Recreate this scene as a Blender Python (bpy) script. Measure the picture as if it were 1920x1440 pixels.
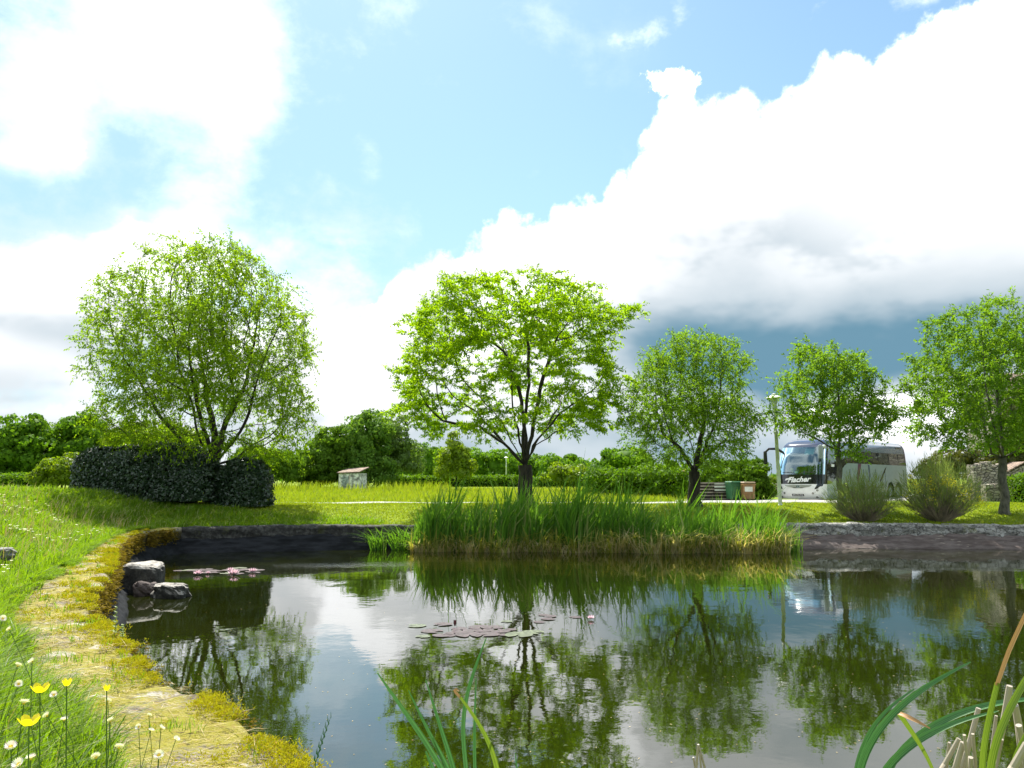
import bpy, math, random
import numpy as np
from mathutils import Vector, Matrix, noise as mnoise
for o in list(bpy.data.objects): bpy.data.objects.remove(o)
S = bpy.context.scene
COL = S.collection
R = math.radians
random.seed(7)
rng = np.random.default_rng(11)

# ---------------------------------------------------------------- camera
F_PX = 1550.0                       # focal length in pixels of a 1920 wide frame
CAM_H = 2.6                         # metres above the pond's water (z = 0)
PITCH = math.atan(177 / F_PX)
cam = bpy.data.cameras.new("camera")
cam.sensor_width = 36; cam.lens = 36 * F_PX / 1920
cam.clip_start = 0.05; cam.clip_end = 6000
camo = bpy.data.objects.new("camera", cam); COL.objects.link(camo)
camo.location = (0, 0, CAM_H); camo.rotation_euler = (R(90) + PITCH, 0, 0)
S.camera = camo
CP, SP = math.cos(PITCH), math.sin(PITCH)

def ray(px, py):
    u = (px - 960) / F_PX; v = (py - 720) / F_PX
    return (u, CP + v * SP, SP - v * CP)
def at_z(px, py, z):                # point of the level z seen at a photo pixel
    r = ray(px, py); t = (z - CAM_H) / r[2]
    return (r[0] * t, r[1] * t, z)
def at_d(px, py, d):                # point d metres ahead seen at a photo pixel
    r = ray(px, py); t = d / r[1]
    return (r[0] * t, d, CAM_H + r[2] * t)
def az_el(px, py):
    r = ray(px, py); return math.atan2(r[0], r[1]), math.atan2(r[2], math.hypot(r[0], r[1]))

# ---------------------------------------------------------------- exposure and sun
S.view_settings.view_transform = 'Standard'; S.view_settings.look = 'None'
S.view_settings.gamma = 1.0; S.view_settings.exposure = 1.15
EXPO = 2 ** 1.15
SUN_AZ, SUN_EL = R(-20), R(57)      # azimuth from +Y towards +X
sdir = Vector((math.sin(SUN_AZ) * math.cos(SUN_EL), math.cos(SUN_AZ) * math.cos(SUN_EL), math.sin(SUN_EL)))
sl = bpy.data.lights.new("sun", 'SUN'); sl.energy = 4.9; sl.angle = R(0.5); sl.color = (1.0, 0.96, 0.88)
so = bpy.data.objects.new("sun", sl); COL.objects.link(so)
so.rotation_euler = (-sdir).to_track_quat('-Z', 'Y').to_euler(); so.location = (0, 0, 60)

# ---------------------------------------------------------------- node helpers
class X:
    """a shader socket with arithmetic"""
    nt = None
    def __init__(s, sock): s.s = sock
    @staticmethod
    def m(op, a, b=None, c=None, clamp=False):
        n = X.nt.nodes.new('ShaderNodeMath'); n.operation = op; n.use_clamp = clamp
        for i, v in enumerate((a, b, c)):
            if v is None: continue
            if isinstance(v, X): X.nt.links.new(v.s, n.inputs[i])
            else: n.inputs[i].default_value = float(v)
        return X(n.outputs[0])
    def __add__(s, o): return X.m('ADD', s, o)
    __radd__ = __add__
    def __sub__(s, o): return X.m('SUBTRACT', s, o)
    def __rsub__(s, o): return X.m('SUBTRACT', o, s)
    def __mul__(s, o): return X.m('MULTIPLY', s, o)
    __rmul__ = __mul__
    def __truediv__(s, o): return X.m('DIVIDE', s, o)
    def mx(s, o): return X.m('MAXIMUM', s, o)
    def mn(s, o): return X.m('MINIMUM', s, o)
    def sat(s): return X.m('ADD', s, 0, clamp=True)
def step(x, a, b):                  # smooth step
    n = X.nt.nodes.new('ShaderNodeMapRange'); n.interpolation_type = 'SMOOTHSTEP'
    X.nt.links.new(x.s, n.inputs['Value']); n.inputs['From Min'].default_value = a; n.inputs['From Max'].default_value = b
    if a > b:
        n.inputs['From Min'].default_value = b; n.inputs['From Max'].default_value = a
        n.inputs['To Min'].default_value = 1; n.inputs['To Max'].default_value = 0
    return X(n.outputs['Result'])
def vec(x, y, z=0.0):
    n = X.nt.nodes.new('ShaderNodeCombineXYZ')
    for i, v in enumerate((x, y, z)):
        if isinstance(v, X): X.nt.links.new(v.s, n.inputs[i])
        else: n.inputs[i].default_value = v
    return X(n.outputs[0])
def sep(v):
    n = X.nt.nodes.new('ShaderNodeSeparateXYZ'); X.nt.links.new(v.s, n.inputs[0])
    return [X(o) for o in n.outputs]
def vmul(v, k):
    n = X.nt.nodes.new('ShaderNodeVectorMath'); n.operation = 'MULTIPLY'
    X.nt.links.new(v.s, n.inputs[0]); n.inputs[1].default_value = k
    return X(n.outputs[0])
def noise(v, scale, detail=5, rough=0.55, dist=0.0, out='Fac', dim='3D'):
    n = X.nt.nodes.new('ShaderNodeTexNoise'); n.noise_dimensions = dim; X.nt.links.new(v.s, n.inputs['Vector'])
    n.inputs['Scale'].default_value = scale; n.inputs['Detail'].default_value = detail
    n.inputs['Roughness'].default_value = rough; n.inputs['Distortion'].default_value = dist
    return X(n.outputs[out])
def col(c):
    n = X.nt.nodes.new('ShaderNodeRGB'); n.outputs[0].default_value = (*c, 1); return X(n.outputs[0])
def mixc(f, a, b, mode='MIX'):
    n = X.nt.nodes.new('ShaderNodeMix'); n.data_type = 'RGBA'; n.blend_type = mode
    if isinstance(f, X): X.nt.links.new(f.s, n.inputs[0])
    else: n.inputs[0].default_value = f
    for v, i in ((a, 6), (b, 7)):
        if isinstance(v, X): X.nt.links.new(v.s, n.inputs[i])
        else: n.inputs[i].default_value = (*v, 1)
    return X(n.outputs[2])
def curve(x, pts):                  # x in 0..1
    n = X.nt.nodes.new('ShaderNodeFloatCurve'); X.nt.links.new(x.s, n.inputs['Value'])
    c = n.mapping.curves[0]
    c.points[0].location = pts[0]; c.points[-1].location = pts[-1]
    for p in pts[1:-1]: c.points.new(*p)
    for p in c.points: p.handle_type = 'VECTOR'
    n.mapping.update(); return X(n.outputs[0])

# ---------------------------------------------------------------- sky
W = bpy.data.worlds.new("World"); S.world = W; W.use_nodes = True
nt = W.node_tree; nt.nodes.clear(); X.nt = nt
tc = nt.nodes.new('ShaderNodeTexCoord'); D = X(tc.outputs['Generated'])
dx, dy, dz = sep(D)
az = X.m('ARCTAN2', dx, dy); el = X.m('ARCSINE', dz.mn(1).mx(-1))
P = vec(az, el)
def sky_curve(pts):                 # photo points -> elevation of an outline as a function of azimuth
    q = []
    for px, py in pts:
        a, e = az_el(px, py); q.append(((a + 1) / 2, min(max(e, 0), 1)))
    q = [(0, q[0][1])] + q + [(1, q[-1][1])]
    return curve((az + 1) / 2, q)
def blob(px, py, rx, ry, rot=0):    # soft ellipse, radii in photo pixels
    a0, e0 = az_el(px, py)
    a = (az - a0) * F_PX; e = (el - e0) * F_PX
    c, s = math.cos(R(rot)), math.sin(R(rot))
    u = (a * c + e * s) / rx; v = (e * c - a * s) / ry
    return X.m('POWER', 2.71828, (u * u + v * v) * -1)
wq = noise(P, 2.6, 3, 0.55, out='Color', dim='2D')
Pw = X.nt.nodes.new('ShaderNodeVectorMath'); Pw.operation = 'MULTIPLY_ADD'; X.nt.links.new(wq.s, Pw.inputs[0]); Pw.inputs[1].default_value = (0.08, 0.06, 0); X.nt.links.new(P.s, Pw.inputs[2]); Pw = X(Pw.outputs[0])
waz, wel, _ = sep(Pw); waz = waz - 0.04; wel = wel - 0.03
n1 = noise(P, 6.0, 3, 0.6, dim='2D'); n2 = noise(vmul(Pw, (1, 1.5, 1)), 7.0, 7, 0.62, dim='2D')
n3 = noise(P, 16.0, 6, 0.65, dim='2D'); n4 = noise(vmul(Pw, (1, 1.8, 1)), 5.5, 4, 0.55, dim='2D')
def vor(v, sc):
    n = nt.nodes.new('ShaderNodeTexVoronoi'); n.voronoi_dimensions = '2D'; n.feature = 'F1'; nt.links.new(v.s, n.inputs['Vector'])
    n.inputs['Scale'].default_value = sc; n.inputs['Detail'].default_value = 1; n.inputs['Roughness'].default_value = 0.6
    return X(n.outputs['Distance'])
puff = vor(P, 26.0)
def wblob_(px, py, rx, ry, rot=0):  # the same, on the warped coordinates
    global az, el
    a_, e_ = az, el; az, el = waz, wel; r_ = blob(px, py, rx, ry, rot); az, el = a_, e_; return r_
sky = nt.nodes.new('ShaderNodeTexSky'); sky.sky_type = 'NISHITA'; sky.sun_disc = False
sky.sun_elevation = SUN_EL; sky.sun_rotation = SUN_AZ; sky.altitude = 300; sky.air_density = 1.0; sky.dust_density = 0.8
SKY_K = 0.095
blue = mixc(1.0, X(sky.outputs[0]), (SKY_K * 0.86, SKY_K * 1.0, SKY_K * 0.93), 'MULTIPLY')
haze = step(el, 0.60, 0.05)
left = step(az, 0.30, -0.60)
blue = mixc((haze * 0.32 + left * 0.42).sat(), blue, tuple(v / EXPO for v in (0.52, 0.78, 0.95)))
# large cumulus on the right
top = sky_curve([(560, 760), (640, 640), (690, 575), (735, 520), (760, 480), (805, 452), (850, 455), (905, 438), (940, 396), (1010, 398), (1070, 380), (1125, 358),
                 (1145, 325), (1185, 305), (1195, 255), (1225, 225), (1235, 165), (1262, 150), (1300, 158), (1320, 166), (1395, 165), (1425, 182), (1470, 150), (1505, 118), (1560, 95),
                 (1600, 100), (1650, 70), (1700, 35), (1770, 5), (1850, -40), (1990, -90)])
edge = (top - el) * 16 + (n3 - 0.5) * 1.1 + (0.42 - puff) * 0.28
cum = step(edge, -0.06, 0.26)
cum = X.m('MAXIMUM', cum, step(blob(1262, 150, 55, 30) * 1.0 + (noise(P, 26.0, 5, 0.7, dim='2D') - 0.5) * 1.5, 0.45, 0.68) * 0.95)
# cloud bank and veils on the left
dl = wblob_(310, 20, 150, 125) * 1.2 + wblob_(420, 175, 120, 78, -50) * 1.0 + wblob_(70, 150, 90, 80) * 0.6 + wblob_(30, 305, 120, 26, 8) * 0.55 + wblob_(110, 250, 50, 60) * .6 \
   + wblob_(690, 280, 34, 60, 35) * 0.5 + wblob_(1250, 20, 90, 50, 25) * 0.44 + wblob_(1150, 75, 55, 20, 10) * 0.42 + wblob_(720, 5, 140, 20) * 0.25 \
   + wblob_(250, 480, 240, 70, 10) * 0.7 + wblob_(40, 560, 240, 90) * 1.0 + wblob_(520, 540, 170, 50) * 0.5 + wblob_(620, 700, 200, 120) * 0.9 + wblob_(200, 720, 420, 130) * 0.9 + wblob_(1720, 10, 70, 30) * .5 - blob(860, 210, 230, 210) * 0.55
dl = dl + (n2 - 0.5) * 1.9 + (n1 - 0.5) * 0.5 + (n3 - 0.5) * 0.35
lft = step(dl, 0.20, 1.05)
veil = step(dl, -0.15, 0.6) * 0.34 * step(az, 0.22, -0.05)
low = step(el, 0.15, 0.03)
# shading inside the clouds
dark = wblob_(1620, 655, 260, 58, 3) * 0.85 + wblob_(1430, 690, 150, 60) * 0.62 + wblob_(1560, 640, 420, 110, 3) * 0.30 + wblob_(1230, 630, 200, 50) * 0.30 + wblob_(1900, 600, 130, 50, 12) * 0.5 \
     + wblob_(1330, 560, 210, 110, 20) * 0.26 + wblob_(1370, 420, 130, 160, -10) * 0.20 + wblob_(1760, 500, 260, 60, 20) * 0.14 + wblob_(1010, 470, 90, 45) * 0.16 \
     + wblob_(110, 630, 130, 34, -12) * 0.5 + wblob_(10, 700, 90, 40) * 0.34 + wblob_(60, 790, 200, 26) * 0.2 + wblob_(1000, 850, 330, 36) * 0.3 + wblob_(1400, 860, 170, 50) * 0.45 + wblob_(1560, 590, 500, 60, 8) * 0.14
dark = dark * (0.55 + n4 * 0.9)
dark = dark + step(top - el, 0.06, 0.40) * 0.16 * step(az, -0.25, 0.25) + step(el, 0.16, 0.04) * (0.14 + n1 * 0.16) + (step(n4, 0.40, 0.66) * 0.24) * step(el, 0.46, 0.22)
cut = step((sky_curve([(500, 900), (1200, 900), (1360, 800), (1420, 770), (1500, 735), (1640, 700), (1700, 684), (1760, 700), (1920, 760), (1990, 800)]) - el) * 22 + (n1 - 0.5) * 2.2, -0.5, 1.0)
gapw = cut * blob(1650, 760, 150, 60) * 1.1
dark = (dark - gapw * 0.95).mx(0).mn(1.5)
white = tuple(v / EXPO for v in (1.95, 1.97, 2.0))
grey = tuple(v / EXPO for v in (0.74, 0.82, 0.88))
deep = tuple(v / EXPO for v in (0.17, 0.34, 0.46))
cl = mixc(step(dark, 0.0, 0.17), white, tuple(v / EXPO for v in (1.18, 1.20, 1.22)))
cl = mixc(step(dark, 0.10, 0.52), cl, grey)
cl = mixc(step(dark + (n1 - 0.5) * 0.35 * step(dark, 0.3, 0.6), 0.30, 1.45), cl, deep)
mask = X.m('MAXIMUM', cum, lft); mask = X.m('MAXIMUM', mask, veil); mask = X.m('MAXIMUM', mask, low * 0.85)
# clouds out of the frame: scattered cumulus all round
away = step(X.m('ABSOLUTE', az), 0.75, 1.05)
gen = step(noise(D, 2.3, 5, 0.55), 0.46, 0.60)
mask = mask * (1 - away) + gen * away
full = mixc(mask.sat(), blue, cl)
full = mixc(step(el, 0.0, -0.06), full, tuple(v / EXPO for v in (0.25, 0.3, 0.2)))
bg = nt.nodes.new('ShaderNodeBackground'); nt.links.new(full.s, bg.inputs['Color']); bg.inputs['Strength'].default_value = 1.0
W.cycles.sampling_method = 'MANUAL'; W.cycles.sample_map_resolution = 512
wo = nt.nodes.new('ShaderNodeOutputWorld'); nt.links.new(bg.outputs[0], wo.inputs['Surface'])

# ---------------------------------------------------------------- materials
def newmat(name):
    m = bpy.data.materials.new(name); m.use_nodes = True; X.nt = m.node_tree
    b = m.node_tree.nodes['Principled BSDF']; return m, b
def setc(b, c, key='Base Color'):
    if isinstance(c, X): X.nt.links.new(c.s, b.inputs[key])
    else: b.inputs[key].default_value = (*c, 1)
def bump(b, h, strength=0.5, dist=0.02):
    n = X.nt.nodes.new('ShaderNodeBump'); n.inputs['Strength'].default_value = strength; n.inputs['Distance'].default_value = dist
    X.nt.links.new(h.s, n.inputs['Height']); X.nt.links.new(n.outputs[0], b.inputs['Normal'])
def objco():
    return X(X.nt.nodes.new('ShaderNodeTexCoord').outputs['Object'])
def worldco():
    return X(X.nt.nodes.new('ShaderNodeNewGeometry').outputs['Position'])
def paint(name, c, rough=0.5, metal=0.0, spec=0.5, coat=0.0, var=0.06):
    m, b = newmat(name); co = objco()
    v = noise(co, 3.0, 5, 0.6)
    dk = tuple(x * (1 - var * 2.5) for x in c); lt = tuple(min(1, x * (1 + var)) for x in c)
    setc(b, mixc(step(v, 0.35, 0.65), dk, lt))
    b.inputs['Roughness'].default_value = rough; b.inputs['Metallic'].default_value = metal
    b.inputs['Specular IOR Level'].default_value = spec; b.inputs['Coat Weight'].default_value = coat
    b.inputs['Coat Roughness'].default_value = 0.05
    return m
def leafmat(name, a, b_, trans=0.45, rough=0.5, spec=0.3, tcol=None, third=None, clump=1.2):
    m, b = newmat(name); nt = X.nt
    g = nt.nodes.new('ShaderNodeNewGeometry'); rnd = X(g.outputs['Random Per Island']); pos = X(g.outputs['Position'])
    c = mixc(rnd, a, b_)
    cl = step(noise(pos, clump, 3, 0.5), 0.38, 0.62)
    c = mixc(cl * 0.35, c, tuple(x * 0.62 for x in a))
    if third: c = mixc(step(X.m('FRACT', rnd * 7.31), 0.86, 0.9), c, third)
    setc(b, c); b.inputs['Roughness'].default_value = rough; b.inputs['Specular IOR Level'].default_value = spec
    tr = nt.nodes.new('ShaderNodeBsdfTranslucent')
    tc_ = mixc(rnd, tcol or tuple(x * y for x, y in zip(b_, (1.35, 1.25, 0.5))), tuple(x * y for x, y in zip(b_, (1.0, 1.15, 0.5))))
    nt.links.new(tc_.s, tr.inputs['Color'])
    mx = nt.nodes.new('ShaderNodeMixShader'); mx.inputs[0].default_value = trans
    nt.links.new(b.outputs[0], mx.inputs[1]); nt.links.new(tr.outputs[0], mx.inputs[2])
    nt.links.new(mx.outputs[0], nt.nodes['Material Output'].inputs['Surface'])
    return m

# ---------------------------------------------------------------- object helpers
def tag(o, label=None, cat=None, group=None, kind=None):
    if label: o['label'] = label
    if cat: o['category'] = cat
    if group: o['group'] = group
    if kind: o['kind'] = kind
    return o
def link(name, me, mat=None, parent=None, smooth=False):
    o = bpy.data.objects.new(name, me); COL.objects.link(o)
    if mat is not None:
        for m_ in (mat if isinstance(mat, (list, tuple)) else [mat]): me.materials.append(m_)
    if parent is not None: o.parent = parent
    if smooth: me.polygons.foreach_set('use_smooth', [True] * len(me.polygons))
    return o
def thing(name, label, cat, loc=(0, 0, 0), rz=0.0, group=None):
    o = bpy.data.objects.new(name, None); COL.objects.link(o); o.empty_display_size = 0.2
    o.location = loc; o.rotation_euler = (0, 0, rz)
    return tag(o, label, cat, group)
def np_mesh(name, V, Fc, mi=None):
    """vertex array (n,3), face array (m,k) with one k"""
    me = bpy.data.meshes.new(name); V = np.asarray(V, np.float32); Fc = np.asarray(Fc, np.int32)
    me.vertices.add(len(V)); me.vertices.foreach_set('co', V.ravel())
    m_, k = Fc.shape
    me.loops.add(m_ * k); me.loops.foreach_set('vertex_index', Fc.ravel())
    me.polygons.add(m_); me.polygons.foreach_set('loop_start', np.arange(0, m_ * k, k, dtype=np.int32))
    me.polygons.foreach_set('loop_total', np.full(m_, k, np.int32))
    if mi is not None: me.polygons.foreach_set('material_index', np.asarray(mi, np.int32))
    me.update(calc_edges=True); return me
class MB:
    """collects simple solids and links them as one mesh"""
    def __init__(s): s.v = []; s.f = []
    def add(s, vs, fs):
        n = len(s.v); s.v += [tuple(p) for p in vs]; s.f += [tuple(i + n for i in f) for f in fs]; return s
    def box(s, c, d, rz=0.0, taper=1.0, bev=0.0):
        x, y, z = d[0] / 2, d[1] / 2, d[2] / 2; out = []
        cs, sn = math.cos(rz), math.sin(rz)
        if bev <= 0:
            ring = [(-1, -1), (1, -1), (1, 1), (-1, 1)]
            for sz, t in ((-1, 1.0), (1, taper)):
                for a, b in ring: out.append((a * x * t, b * y * t, sz * z))
            fs = [(3, 2, 1, 0), (4, 5, 6, 7), (0, 1, 5, 4), (1, 2, 6, 5), (2, 3, 7, 6), (3, 0, 4, 7)]
        else:
            lv = [(-z, bev), (-z + bev, 0), (z - bev, 0), (z, bev)]; n = 8
            for i, (zz, ins) in enumerate(lv):
                t = 1 + (taper - 1) * (zz + z) / (2 * z)
                X_, Y_ = (x - ins) * t, (y - ins) * t; b = bev
                for a, c2 in ((-X_ + b, -Y_), (X_ - b, -Y_), (X_, -Y_ + b), (X_, Y_ - b), (X_ - b, Y_), (-X_ + b, Y_), (-X_, Y_ - b), (-X_, -Y_ + b)): out.append((a, c2, zz))
            fs = [tuple(range(n))[::-1], tuple(range(3 * n, 4 * n))]
            for i in range(3):
                for j in range(n): fs.append((i * n + j, i * n + (j + 1) % n, (i + 1) * n + (j + 1) % n, (i + 1) * n + j))
        return s.add([(c[0] + a * cs - b * sn, c[1] + a * sn + b * cs, c[2] + h) for a, b, h in out], fs)
    def tube(s, pts, rad, n=10, cap=True):
        pts = [Vector(p) for p in pts]; rad = rad if isinstance(rad, (list, tuple)) else [rad] * len(pts)
        vs = []; fs = []
        for i, p in enumerate(pts):
            t = (pts[min(i + 1, len(pts) - 1)] - pts[max(i - 1, 0)]).normalized()
            u = t.cross(Vector((0.13, 0.27, 1)) if abs(t.z) < 0.95 else Vector((1, 0.1, 0))).normalized(); w = t.cross(u)
            for k in range(n):
                a = 2 * math.pi * k / n; vs.append(p + (u * math.cos(a) + w * math.sin(a)) * rad[i])
        for i in range(len(pts) - 1):
            for k in range(n): fs.append((i * n + k, i * n + (k + 1) % n, (i + 1) * n + (k + 1) % n, (i + 1) * n + k))
        if cap: fs += [tuple(range(n))[::-1], tuple(range((len(pts) - 1) * n, len(pts) * n))]
        return s.add(vs, fs)
    def lathe(s, prof, c=(0, 0, 0), n=20):          # prof: (radius, z)
        vs = []; fs = []
        for r_, z in prof:
            for k in range(n): a = 2 * math.pi * k / n; vs.append((c[0] + r_ * math.cos(a), c[1] + r_ * math.sin(a), c[2] + z))
        for i in range(len(prof) - 1):
            for k in range(n): fs.append((i * n + k, i * n + (k + 1) % n, (i + 1) * n + (k + 1) % n, (i + 1) * n + k))
        fs += [tuple(range(n))[::-1], tuple(range((len(prof) - 1) * n, len(prof) * n))]
        return s.add(vs, fs)
    def build(s, name, mat, parent=None, smooth=False):
        me = bpy.data.meshes.new(name); me.from_pydata(s.v, [], s.f); me.update()
        o = link(name, me, mat, parent)
        if smooth:
            me.polygons.foreach_set('use_smooth', [True] * len(me.polygons))
            try: me.set_sharp_from_angle(angle=R(40))
            except Exception: pass
        return o
def unit(a): return a / np.maximum(np.linalg.norm(a, axis=-1, keepdims=True), 1e-9)
def rdir(n):
    return unit(rng.normal(size=(n, 3)))
def leaves(P0, Dv, Nv, L, Wd, fold=0.0):
    """leaf quads (diamonds); P0 base, Dv direction, Nv normal hint"""
    Dv = unit(Dv); Sd = unit(np.cross(Dv, Nv)); n = len(P0)
    L = np.broadcast_to(L, (n,))[:, None]; Wd = np.broadcast_to(Wd, (n,))[:, None]
    mid = P0 + Dv * L * 0.45
    Nn = np.cross(Sd, Dv)
    V = np.stack([P0, mid + Sd * Wd / 2, P0 + Dv * L - Nn * L * fold, mid - Sd * Wd / 2], 1).reshape(-1, 3)
    Fc = np.arange(4 * n).reshape(n, 4)
    return V, Fc
def fbm(x, y, s=1.0, seed=0.0):
    x = np.atleast_1d(x); y = np.atleast_1d(y)
    return np.array([mnoise.fractal(Vector((a * s + seed, b * s, seed)), 1.0, 2.0, 4) for a, b in zip(x, y)])
def sstep(x, a, b):
    t = np.clip((x - a) / (b - a), 0, 1); return t * t * (3 - 2 * t)

# ---------------------------------------------------------------- pond outline (inner edge of the coping)
ZC = 0.86                           # level of the coping
edge_px = [(590, 1440), (540, 1412), (485, 1385), (430, 1330), (375, 1300), (310, 1283), (262, 1243), (235, 1200), (205, 1180), (172, 1160), (168, 1132), (186, 1105),
           (203, 1078), (212, 1050), (222, 1025), (236, 1008), (262, 999), (300, 993), (340, 990), (400, 989), (460, 988), (540, 987), (620, 986), (700, 985), (800, 984.5)]
inner = [at_z(a, b, ZC)[:2] for a, b in edge_px]
near = [(13, 2.3), (8, 2.0), (4, 2.0), (1.5, 2.1), (0.3, 2.5), (-0.5, 3.3), (-0.95, 4.1)]
far = [(0, 31.6), (4, 31.7), (8, 31.8), (11.0, 32.0), (14, 32.0), (17, 31.8), (20, 31.5), (24, 30.8), (27, 28), (28.5, 24), (28, 16), (24, 8), (18, 3.6)]
poly = near + inner + far
def resample(pts, stepl):
    out = []; n = len(pts)
    P_ = [Vector((*p, 0)) for p in pts]
    for i in range(n - 1):
        a, b = P_[i], P_[i + 1]; k = max(1, int((b - a).length / stepl))
        for j in range(k): out.append(a.lerp(b, j / k))
    out.append(P_[-1]); return np.array([(p.x, p.y) for p in out])
def smooth_line(a, it=3):
    a = a.copy()
    for _ in range(it): a[1:-1] = a[1:-1] * 0.5 + (a[:-2] + a[2:]) * 0.25
    return a
POLY = resample(poly + [poly[0]], 0.25)
def inside(x, y):
    c = np.zeros(x.shape, bool); px, py = POLY[:, 0], POLY[:, 1]; n = len(POLY) - 1
    for i in range(n):
        x1, y1, x2, y2 = px[i], py[i], px[i + 1], py[i + 1]
        if y1 == y2: continue
        m_ = ((y1 > y) != (y2 > y)) & (x < (x2 - x1) * (y - y1) / (y2 - y1) + x1); c ^= m_
    return c
def pdist(x, y):                    # signed distance to the pond's edge, + outside
    x = np.asarray(x, float); y = np.asarray(y, float); d = np.full(x.shape, 1e9)
    for p in POLY: d = np.minimum(d, (x - p[0]) ** 2 + (y - p[1]) ** 2)
    d = np.sqrt(d); return np.where(inside(x, y), -d, d)
def gheight(x, y, d=None):
    x = np.asarray(x, float); y = np.asarray(y, float)
    if d is None: d = pdist(x, y)
    wl = sstep(-x, 6.5, 10.5) * sstep(-y, -37, -31)
    wn = sstep(-y, -8.5, -4.0) * (1 - wl)
    wf = 1 - wl - wn
    z = ZC - 0.03 + wf * 0.56 * sstep(d, 0.4, 6.5) + wl * 1.30 * sstep(d, 0.3, 6.0) + wn * 0.80 * sstep(d, 0.5, 2.6)
    z = z + 0.02 * np.sin(x * 1.3 + y * 0.7) + 0.015 * np.sin(x * 0.5 - y * 1.7)
    return z
def G(x, y): return float(gheight(np.array([x]), np.array([y]))[0])

# ================================================================ SETTING: ground, water, paths
def grid_mesh(name, xs, ys, zf):
    Xg, Yg = np.meshgrid(xs, ys); Z = zf(Xg, Yg)
    V = np.stack([Xg, Yg, Z], -1).reshape(-1, 3); nx, ny = len(xs), len(ys)
    i = np.arange(ny - 1)[:, None] * nx + np.arange(nx - 1)[None]
    Fc = np.stack([i, i + 1, i + nx + 1, i + nx], -1).reshape(-1, 4)
    return np_mesh(name, V, Fc)
m, b = newmat('lawn'); co = worldco()
a1 = noise(co, 0.35, 6, 0.6); a2 = noise(co, 5.0, 6, 0.7); a3 = noise(vmul(co, (1, 1, 1)), 22.0, 3, 0.7)
c = mixc(step(a1, 0.35, 0.65), (0.13, 0.19, 0.008), (0.23, 0.29, 0.012))
c = mixc(step(a2, 0.35, 0.7) * 0.6, c, (0.075, 0.16, 0.008))
c = mixc(step(a3, 0.58, 0.72) * 0.35, c, (0.33, 0.33, 0.07))
c = mixc(step(noise(co, 1.1, 3, 0.5), 0.66, 0.74) * 0.6, c, (0.25, 0.19, 0.07))
setc(b, c); b.inputs['Roughness'].default_value = 0.9; b.inputs['Specular IOR Level'].default_value = 0.15
bump(b, a2 + a3, 0.9, 0.05); M_LAWN = m
xs = np.unique(np.concatenate([-np.geomspace(26, 2500, 40), np.arange(-26, 30.01, 0.22), np.geomspace(30, 2500, 40)]))
ys = np.unique(np.concatenate([[-400, -150, -60, -25, -12, -6], np.arange(-3, 40.01, 0.22), np.geomspace(40, 3500, 70)]))
def cope_clear(x, y, d):            # width of the coping by place
    w = np.where(x < 1.0, 1.18 - 0.42 * sstep(y, 12.5, 19) - 0.28 * sstep(y, 19, 24), 1.0); w = np.where(x > -12, np.where(y > 29.5, 0.5, w), w); return w
def terrain(Xg, Yg):
    d = pdist(Xg, Yg); z = gheight(Xg, Yg, d)
    z = np.where(d < cope_clear(Xg, Yg, d) - 0.22, np.where(d < 0.15, -1.0, z - 0.16), z)
    return z
tag(link('ground', grid_mesh('ground', xs, ys, terrain), M_LAWN, smooth=True), kind='structure')

m, b = newmat('pond_water'); co = worldco(); nt = m.node_tree
wv = noise(vmul(co, (1.0, 0.8, 1)), 1.3, 3, 0.5); w2 = noise(co, 5.5, 3, 0.55); w3 = noise(co, 16.0, 3, 0.6)
wx, wy, wz = sep(co)
def wblob(x, y, rx, ry):
    u = (wx - x) / rx; v = (wy - y) / ry; return X.m('POWER', 2.71828, (u * u + v * v) * -1)
br = wblob(-5.6, 25.6, 3.6, 0.9) + wblob(-2.0, 26.4, 2.6, 0.45) * 0.8 + wblob(-9.5, 24.6, 2.5, 0.3) * .35
calm = 0.30 + step(noise(vmul(co, (0.5, 1, 1)), 0.28, 2, 0.5), 0.35, 0.65) * 0.7
h = wv * 0.9 * calm + w2 * 0.16 * calm + w3 * (0.012 + (br * 0.55)) + w2 * br * 0.5
b.inputs['IOR'].default_value = 2.0; b.inputs['Roughness'].default_value = 0.012
setc(b, mixc(step(noise(co, 0.25, 4, 0.6), 0.3, 0.7), (0.006, 0.008, 0.001), (0.012, 0.015, 0.0015)))
bump(b, h, 1.0, 0.0065); M_WATER = m
tag(link('pond_water', grid_mesh('pond_water', np.linspace(-15.5, 32, 2), np.linspace(0.6, 35.5, 2), lambda a, c_: a * 0), M_WATER), kind='structure')

M_PATH = paint('pale_gravel', (0.36, 0.36, 0.31), 0.95, var=0.12)
def strip(name, pts, w, mat, lift=0.03, hfun=gheight):
    pts = resample(pts, 0.5); t = np.gradient(pts, axis=0); t = unit(t); n_ = np.stack([-t[:, 1], t[:, 0]], 1)
    rows = []
    for k in np.linspace(-0.5, 0.5, 5):
        q = pts + n_ * k * w; wob = 1 + 0.0 * k
        rows.append(np.stack([q[:, 0], q[:, 1], hfun(q[:, 0], q[:, 1]) + lift - (0.05 if abs(k) > 0.45 else 0)], 1))
    V = np.stack(rows, 1).reshape(-1, 3); i = np.arange(len(pts) - 1)[:, None] * 5 + np.arange(4)[None]
    Fc = np.stack([i, i + 5, i + 6, i + 1], -1).reshape(-1, 4)
    return tag(link(name, np_mesh(name, V, Fc), mat, smooth=True), kind='structure')
strip('footpath', [(-30, 40.8), (-10, 41.3), (0, 41.2), (6, 41.0), (10, 41.4), (14, 42.0)], 1.1, M_PATH)
m, b = newmat('pale_tarmac'); co = worldco()
setc(b, mixc(step(noise(co, 1.2, 6, 0.7), 0.3, 0.7), (0.25, 0.24, 0.21), (0.37, 0.36, 0.33))); b.inputs['Roughness'].default_value = 0.95
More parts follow.
